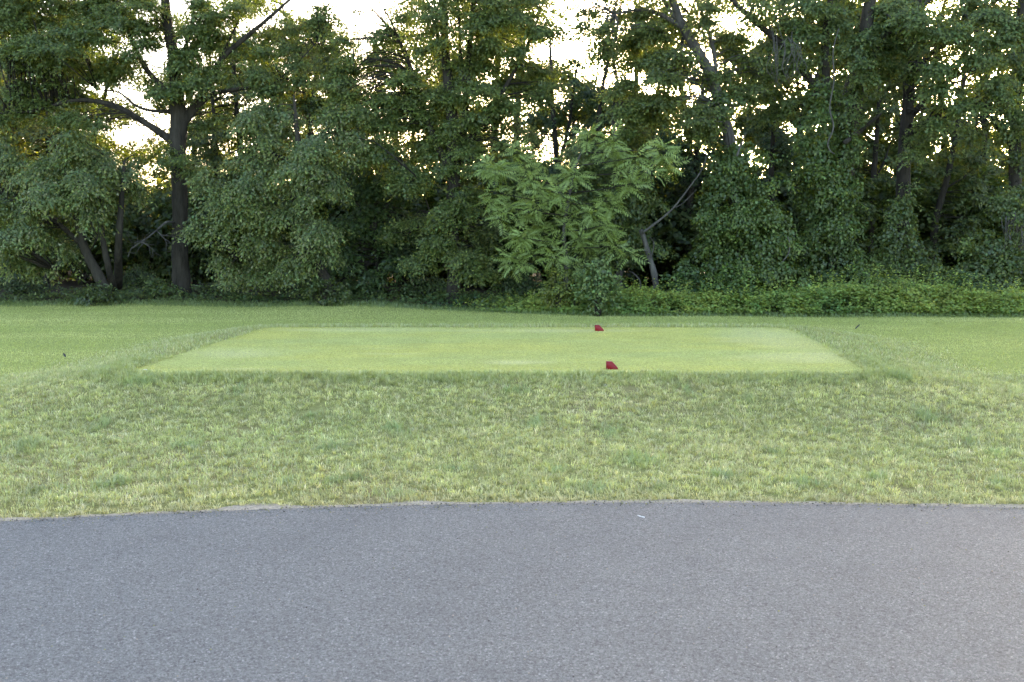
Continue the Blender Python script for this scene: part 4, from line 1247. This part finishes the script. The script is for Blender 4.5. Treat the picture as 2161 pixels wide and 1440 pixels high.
# ------------------------------------------------------------------ weedy strip along the right (uncountable)
def weed_strip(name, label, x0, x1, ydepth, hfun, count, c, L, W, seed, yfront, stalks=0):
    global total_leaves
    lv = Leaves(seed)
    r = lv.rng
    n = int(count)
    x = r.uniform(x0, x1, n)
    yb = yfront(x)
    dy = r.uniform(0, 1, n) ** 1.3 * ydepth
    y = yb + dy + 0.10 * (vnoise(np.stack([x, x * 0], -1), 2.2, seed) - .5)
    h = hfun(x, y) * (0.35 + 0.65 * smooth(0, 0.35, dy)) * (0.45 + 1.1 * fbm(np.stack([x, y], -1), 2.4, seed + 1, 3))
    zz = h * r.uniform(0, 1, n) ** 0.6
    base = np.stack([x, y, height(x, y) + zz], -1)
    f = fbm(base, 3.0, seed + 2, 2)
    ok = (f + r.normal(0, .05, n) > 0.40) & (r.uniform(0, 1, n) < smooth(x0, x0 + 2.2, x + 0.5 * (vnoise(base, 2.0, seed) - .5)))
    base = base[ok]; n = len(base); zr = (zz / (h + 1e-6))[ok]
    a = r.uniform(0, 2 * math.pi, n)
    d = np.stack([np.cos(a), np.sin(a), r.normal(-0.15, .35, n)], -1)
    nr = np.stack([r.normal(0, .4, n), -0.55 + r.normal(0, .4, n), np.ones(n)], -1)
    Ls = L * r.uniform(.6, 1.3, n)
    V, T = leaf_faces(base, d, nr, Ls, Ls * W / L)
    C = lv.colour(c, n, zr, .35, .22)
    pn = fbm(base, 1.1, seed + 9, 2)[:, None]           # patches of other weeds
    C = C * (1 + (pn - .5) * np.array([1.1, .6, .2]))
    lv.push(V, T, np.repeat(C, 4, 0))
    total_leaves += n
    if stalks:                                        # taller single stalks standing out of the mass
        k = stalks
        sx = r.uniform(x0, x1, k); sy = yfront(sx) + r.uniform(.05, 1, k) * ydepth
        sh = hfun(sx, sy) * r.uniform(.9, 1.75, k)
        m = 14
        t = np.tile(np.linspace(.35, 1, m), (k, 1))
        lx = r.normal(0, .10, (k, 1)); ly = r.normal(0, .10, (k, 1))
        B = np.stack([sx[:, None] + lx * t, sy[:, None] + ly * t, height(sx, sy)[:, None] + sh[:, None] * t], -1).reshape(-1, 3)
        n2 = len(B); a = r.uniform(0, 2 * math.pi, n2)
        V2, T2 = leaf_faces(B, np.stack([np.cos(a), np.sin(a), r.normal(.1, .35, n2)], -1), np.stack([r.normal(0, .4, n2), -.5 + r.normal(0, .4, n2), np.ones(n2)], -1), L * r.uniform(.5, 1.1, n2), L * .5 * r.uniform(.6, 1.1, n2))
        lv.push(V2, T2, np.repeat(lv.colour(np.array(c) * np.array([1.2, 1.1, .9]), n2, t.ravel(), .35, .22), 4, 0))
    o = tri_mesh(name, np.concatenate(lv.V), np.concatenate(lv.T), M_LEAF, None, np.concatenate(lv.C))
    return tag(o, label, "weeds", kind="stuff")


def h_right(x, y):
    return 0.13 + 0.29 * smooth(-0.9, 2.2, x) + 0.16 * smooth(5.5, 7.5, x) * smooth(10.5, 8.5, x)


weed_strip("weeds", "bright leafy weeds along the edge of the field on the right", -1.2, 11.8, 1.7, h_right, 52000, (0.145, 0.215, 0.052), 0.075, 0.045, 61, lambda x: wood_edge(x) + 0.12 - 0.45 * fbm(np.stack([x, x * 0], -1), 1.3, 66, 3), 620)
weed_strip("undergrowth", "dim low undergrowth under the trees on the left", -13.5, 1.0, 2.6, lambda x, y: 0.10 + 0.20 * smooth(.45, .7, fbm(np.stack([x, y], -1), .9, 5, 2)), 13000, (0.058, 0.090, 0.024), 0.075, 0.05, 62, lambda x: wood_edge(x) + 0.05, 90)

# ------------------------------------------------------------------ inside the wood: bushes and trees that close the view
def bush_proto(k):
    lv = Leaves(700 + k)
    for j in range(9):
        C = np.array([lv.rng.uniform(-1.1, 1.1), lv.rng.uniform(-.6, .6), lv.rng.uniform(.4, 2.3)])
        lv.cloud(C, (0.85, .6, .65), 620, 0.15, 0.10, (0.050, 0.074, 0.016), .25, 10, .5, .38, .3, seed=k * 9 + j)  # foliage colour darkened in place of the shade under the canopy
    g = Geo()
    for a in np.concatenate(lv.anchors)[::9]:
        g.tube([np.array([lv.rng.normal(0, .1), 0, -.05]), a * np.array([.5, .5, .6]), a], [.025, .018, .004], 5, 3)
    lv.V = np.concatenate(lv.V); lv.T = np.concatenate(lv.T); lv.C = np.concatenate(lv.C)
    return lv, g


bush_mesh = []
for k in range(3):
    lv, g = bush_proto(k)
    o1 = tri_mesh("foliage", lv.V, lv.T, M_LEAF, None, lv.C)
    o2 = g.build("stem", M_BARK)
    bush_mesh.append((o1.data, o2.data))
    bpy.data.objects.remove(o1); bpy.data.objects.remove(o2)
    total_leaves += len(lv.V) // 4

bush_spots = [(-60, 27.5), (60, 29), (170, 27), (290, 29), (420, 27.5), (520, 29.5), (620, 27.2), (730, 29), (850, 27.5), (960, 29), (1060, 27), (1160, 29.2), (1270, 27.4), (1390, 29), (1500, 27.2), (1600, 28.8),
              (1700, 27), (1790, 29.5), (2000, 29.8), (2100, 27.4), (2200, 28.8), (1925, 28.2), (1985, 27.2), (1205, 26.6),
              (0, 33), (220, 33.5), (380, 33), (570, 34), (780, 33), (1000, 34), (1220, 33), (1440, 34), (1660, 33), (1850, 34.5), (1960, 33), (2150, 34)]
bush_labels_x = ["the left border", "the paired thin trunks", "the leaning stems", "the dead limb", "the forked trunk", "the hanging linden boughs", "the leaning linden stem", "the slender pole tree", "the dark understorey tree", "the central trunk", "the sumac's left side", "the sumac's middle", "the dying snag", "the gnarled bare tree", "the pale leaning trunk", "the ivy mound", "the ivy curtain", "the massive dark trunk", "the crooked black trunk", "the ivy thicket", "the right border", "the straight maple trunk", "the foot of the crooked black trunk", "the sumac's right side"]
deep_where = ["the left border trunk", "the leaning stems", "the forked trunk", "the drooping linden", "the slender pole tree", "the central tree", "the sumac", "the gnarled bare tree", "the ivy mound", "the slender trunk by the massive tree", "the straight maple trunk", "the trunk at the right border"]
rb = np.random.default_rng(5)
for k, (px, Y) in enumerate(bush_spots):
    b = P(px, 600, Y); b[2] = float(height(b[:1], b[1:2])[0])
    if k < len(bush_labels_x):
        lab, grp = "dim wood bush deep behind " + bush_labels_x[k], "bushes inside the wood"
    else:
        lab, grp = "deepest-row bush of the wood far behind " + deep_where[k - len(bush_labels_x)], "deepest bushes of the wood"
    root = empty("wood_bush", b, lab, "bush", grp)
    s = rb.uniform(.95, 1.2)
    if Y > 32: s *= 1.15
    root.rotation_euler = (0, 0, rb.uniform(0, 6.28)); root.scale = (s * 1.1, s * 1.1, s)
    for nm, me in zip(("foliage", "stem"), bush_mesh[k % 3]):
        o = bpy.data.objects.new(nm, me); col.objects.link(o); o.parent = root
        if nm == "foliage": o["kind"] = "stuff"


def back_tree_proto(k):
    r = np.random.default_rng(800 + k)
    lv = Leaves(820 + k)
    top = 11.0
    trunk = np.array([[0, 0, -.1], [.1, 0, 2], [r.normal(0, .15), r.normal(0, .15), 5], [r.normal(0, .3), r.normal(0, .3), 8], [r.normal(0, .4), 0, top]])
    g = Geo(); g.tube(trunk, [.16, .13, .11, .07, .02], 8, 5, .1, k)
    sk = [catmull(trunk, 8)]
    for j in range(13):
        z = 3.4 + j * .58 + r.uniform(-.3, .3)
        rr = 2.0 * math.sin(math.pi * min(.95, (z - 2.0) / 10.0)) ** .6
        a = j * 2.4 + r.uniform(-.4, .4)
        C = np.array([math.cos(a) * rr * .75, math.sin(a) * rr * .75, z])
        lv.cloud(C, (1.15, 1.0, .62), 1250, 0.125, 0.08, (0.074, 0.104, 0.022), .3, 10, .55, .45, .3, seed=k * 20 + j)
    gt = Geo(); twigs(gt, sk, np.concatenate(lv.anchors)[::3], r, .03)
    return g, gt, lv


back_mesh = []
for k in range(3):
    g, gt, lv = back_tree_proto(k)
    o1 = g.build("trunk", M_BARK); o2 = gt.build("branchwork", M_BARK)
    o3 = tri_mesh("crown", np.concatenate(lv.V), np.concatenate(lv.T), M_LEAF, None, np.concatenate(lv.C))
    back_mesh.append((o1.data, o2.data, o3.data))
    total_leaves += lv.count()
    for o in (o1, o2, o3): bpy.data.objects.remove(o)

back_list = [(-90, 33, 1.0, "beyond the left border"), (165, 36, .85, "left of the forked trunk"), (395, 37, .7, "straight behind the forked trunk"), (560, 36, .75, "behind the drooping linden"),
    (700, 35, .6, "left of the slender pole tree"), (880, 37, .8, "left of the central stems"), (1040, 34, .95, "right of the central stems"), (1230, 38, .62, "above the sumac"),
    (1380, 34, .8, "left of the pale leaning trunk"), (1560, 36, .8, "right of the pale leaning trunk"), (1700, 34, .85, "left of the massive dark trunk"), (1850, 38, .75, "right of the massive dark trunk"),
    (2010, 35, .85, "right of the straight maple trunk"), (2130, 37, .8, "left of the right border trunk"), (2290, 34, 1.0, "beyond the right border"), (60, 39, .9, "behind the paired thin trunks"), (-220, 36, 1.0, "outside the left border of the wood"),
    (35, 30.5, .9, "just behind the left border trunk"), (135, 31, .95, "just right of the paired thin trunks"), (215, 33, .8, "over the long left arm of the forked tree"), (430, 31, .75, "just right of the forked trunk"),
    (520, 30, .78, "over the hanging linden boughs"), (605, 32, .82, "behind the top of the drooping linden"), (930, 31, .85, "straight behind the central stems"), (1085, 30, .9, "between the central stems and the sumac"), (1335, 31, .85, "just behind the dying snag"),
    (1440, 30, .82, "behind the gnarled bare tree"), (1615, 31, .82, "between the pale trunk and the massive dark trunk"), (1680, 30, .85, "under the long arm of the dark tree"), (1805, 30.5, .8, "just right of the ivy curtain, added to block the sun"), (1775, 34.5, .85, "straight behind the massive dark trunk, added to block the sun"),  # last two trees here added to keep a sun streak off the asphalt
    (1880, 30, .85, "just left of the straight maple trunk"), (1965, 31, .88, "behind the crooked black trunk"), (2185, 31, .95, "just beyond the right border trunk"),
    (745, 29.5, .62, "in the bright gap left of the central tree"), (835, 30, .64, "beside the left stem of the central tree"), (1200, 29, .58, "in the bright gap above the sumac"), (1262, 30.5, .62, "left of the dying snag"), (665, 30, .7, "right of the drooping linden")]
back_where = [b[3] for b in back_list]
back_spots = [b[:3] for b in back_list]
for k, (px, Y, s) in enumerate(back_spots):
    b = P(px, 600, Y); b[2] = float(height(b[:1], b[1:2])[0])
    root = empty("background_tree", b, "yellow-green tree far back in the wood " + back_where[k], "tree", "trees far back in the wood")
    root.rotation_euler = (0, 0, rb.uniform(0, 6.28)); root.scale = (s, s, s)
    for nm, me in zip(("trunk", "branchwork", "crown"), back_mesh[k % 3]):
        o = bpy.data.objects.new(nm, me); col.objects.link(o); o.parent = root
        if nm != "trunk": o["kind"] = "stuff"

# far wood that reads as one mass
lv = Leaves(990)
for k in range(70):
    x = -62 + k * 1.95 + lv.rng.uniform(-.8, .8)
    y = 52 + lv.rng.uniform(-4, 4)
    hz = 5.0 + 1.6 * lv.rng.uniform(-1, 1) + 2.4 * float(smooth(8, 20, np.array(x)))
    lv.cloud((x, y, hz * .45), (2.6, 2.0, hz * .5), 620, .36, .26, (0.085, 0.105, 0.022), .2, 8, 1.1, .30, .2, seed=k)
o = tri_mesh("distant_woodland", np.concatenate(lv.V), np.concatenate(lv.T), M_LEAF, None, np.concatenate(lv.C))
total_leaves += lv.count()
tag(o, "far woodland glimpsed through the trees", "woodland", kind="stuff")
print("leaves in all", total_leaves)

# ------------------------------------------------------------------ tee markers
def tee_marker(label, px_l, px_r, py_base, hpx):
    a = G(px_l, py_base, 0.012); b = G(px_r, py_base, 0.012)
    W = (b - a)[0]; Y = a[1]
    H = hpx / F * Y * 1.01
    D = 0.085
    prof = np.array([[0, 0], [W, 0], [W * 1.0, H * 0.20], [W * 0.965, H * 0.30], [W * 0.50, H], [0.0, H]])
    o_ = np.array([a[0], a[1], 0.004])
    bev = 0.004
    V, T = [], []
    # front and back faces with a small chamfer
    c = prof.mean(0)
    ins = c + (prof - c) * (1 - bev * 2 / W * 2)
    rings = [(ins, 0.0), (prof, bev), (prof, D - bev), (ins, D)]
    for pr, dy in rings:
        for q in pr: V.append([q[0], dy, q[1]])
    n = len(prof)
    for rI in range(3):
        for k in range(n):
            k2 = (k + 1) % n
            A, B_, C_, D_ = rI * n + k, rI * n + k2, (rI + 1) * n + k2, (rI + 1) * n + k
            T += [[A, B_, C_], [A, C_, D_]]
    for k in range(1, n - 1):
        T.append([0, k + 1, k]); T.append([3 * n, 3 * n + k, 3 * n + k + 1])
    root = empty("tee_marker", o_, label, "tee marker", "red tee markers on the mown tee")
    V = np.array(V)
    body = tri_mesh("body", V, np.array(T)[:, ::-1], M_RED, root)
    g = Geo(); g.tube([[W * .45, D * .5, .01], [W * .45, D * .5, -.05]], [.006, .003], 6, 1)
    g.build("spike", M_BLACK, root)
    return root


tee_marker("larger nearer red wedge-shaped tee marker near the front edge of the tee", 1280, 1304.5, 779.5, 17)
tee_marker("smaller farther red wedge-shaped tee marker near the back edge of the tee", 1256, 1274.5, 698.5, 12.6)

# ------------------------------------------------------------------ small litter
def stick(name, label, px, py, z, L, r, ang, mat, cat, tilt=0.0):
    p = G(px, py, z)
    d = np.array([math.cos(ang) * math.cos(tilt), math.sin(ang) * math.cos(tilt), math.sin(tilt)])
    p[2] = z + r
    g = Geo()
    # a slim shank with a cupped head
    g.tube([p - d * L * .5, p - d * L * .3, p + d * L * .3, p + d * L * .42, p + d * L * .5], [r * .3, r * .7, r * .8, r * 1.1, r * 1.7], 7, 2)
    o = g.build(name, mat, None, origin=p)
    return tag(o, label, cat)


stick("golf_peg", "white wooden golf peg lying on the asphalt path", 1352, 1091, ZP + .014, 0.058, .0032, -0.9, M_WHITE, "golf peg")
stick("golf_peg", "white broken golf peg lying on the near left corner of the tee", 306, 781, .012, .05, .0045, -.5, M_WHITE, "golf peg")


def curled_leaf(label, px, py, z, size, az, tilt):
    p = G(px, py, z)
    p[2] = float(height(p[:1], p[1:2])[0]) + 0.02
    n = 6
    V, T = [], []
    for k in range(n):
        t = k / (n - 1)
        w = size * .28 * math.sin(math.pi * (0.08 + .88 * t))
        x = size * t; zz = size * .35 * t * t + size * tilt * t
        V += [[x, -w, zz + w * .5], [x, 0, zz], [x, w, zz + w * .5]]
    V2 = [[a, b, c - .003] for a, b, c in V]
    V = np.array(V + V2)
    for k in range(n - 1):
        for j in (0, 1):
            a = k * 3 + j
            T += [[a, a + 3, a + 1], [a + 1, a + 3, a + 4]]
            T += [[a + 18, a + 19, a + 21], [a + 19, a + 22, a + 21]]
    o = tri_mesh("dead_leaf", V, np.array(T), M_BLACK, None, None, True)
    o.location = tuple(p); o.rotation_euler = (0, 0, az)
    return tag(o, label, "leaf")


curled_leaf("dark curled scrap of leaf standing on the field right of the tee", 1804, 696, -.22, .095, .2, .6)
curled_leaf("dark curled scrap of leaf on the bank left of the tee", 138, 750, -.2, .06, 2.4, .6)

# grit and grass clippings that have washed onto the edge of the asphalt
rg = np.random.default_rng(77)
n = 2600
x = rg.uniform(-5.5, 5.5, n)
off = np.where(rg.uniform(0, 1, n) < .75, rg.exponential(.05, n), rg.uniform(0, 2.6, n))
y = path_edge(x) - .01 - off
z = np.full(n, ZP + .0165)
sz = rg.uniform(.003, .009, n) * np.where(off < .2, 1, .8)
a = rg.uniform(0, 6.28, n)
V = []
for k, an in enumerate((0, 2.09, 4.19)):
    V.append(np.stack([x + sz * np.cos(a + an), y + sz * np.sin(a + an), z], -1))
V.append(np.stack([x, y, z + sz * .8], -1))
V = np.stack(V, 1).reshape(-1, 3)
o_ = np.arange(n)[:, None] * 4
T = np.concatenate([o_ + np.array(t) for t in ([0, 1, 3], [1, 2, 3], [2, 0, 3])])
cl = np.where(rg.uniform(0, 1, (n, 1)) < .6, np.array([0.26, 0.235, 0.19]), np.where(rg.uniform(0, 1, (n, 1)) < .5, np.array([0.20, 0.21, 0.08]), np.array([0.05, 0.045, 0.04])))
o = tri_mesh("gravel", V, T, M_GROUND, None, np.repeat(cl, 4, 0))
tag(o, "loose grit and clippings scattered along the asphalt edge", "grit", kind="stuff")
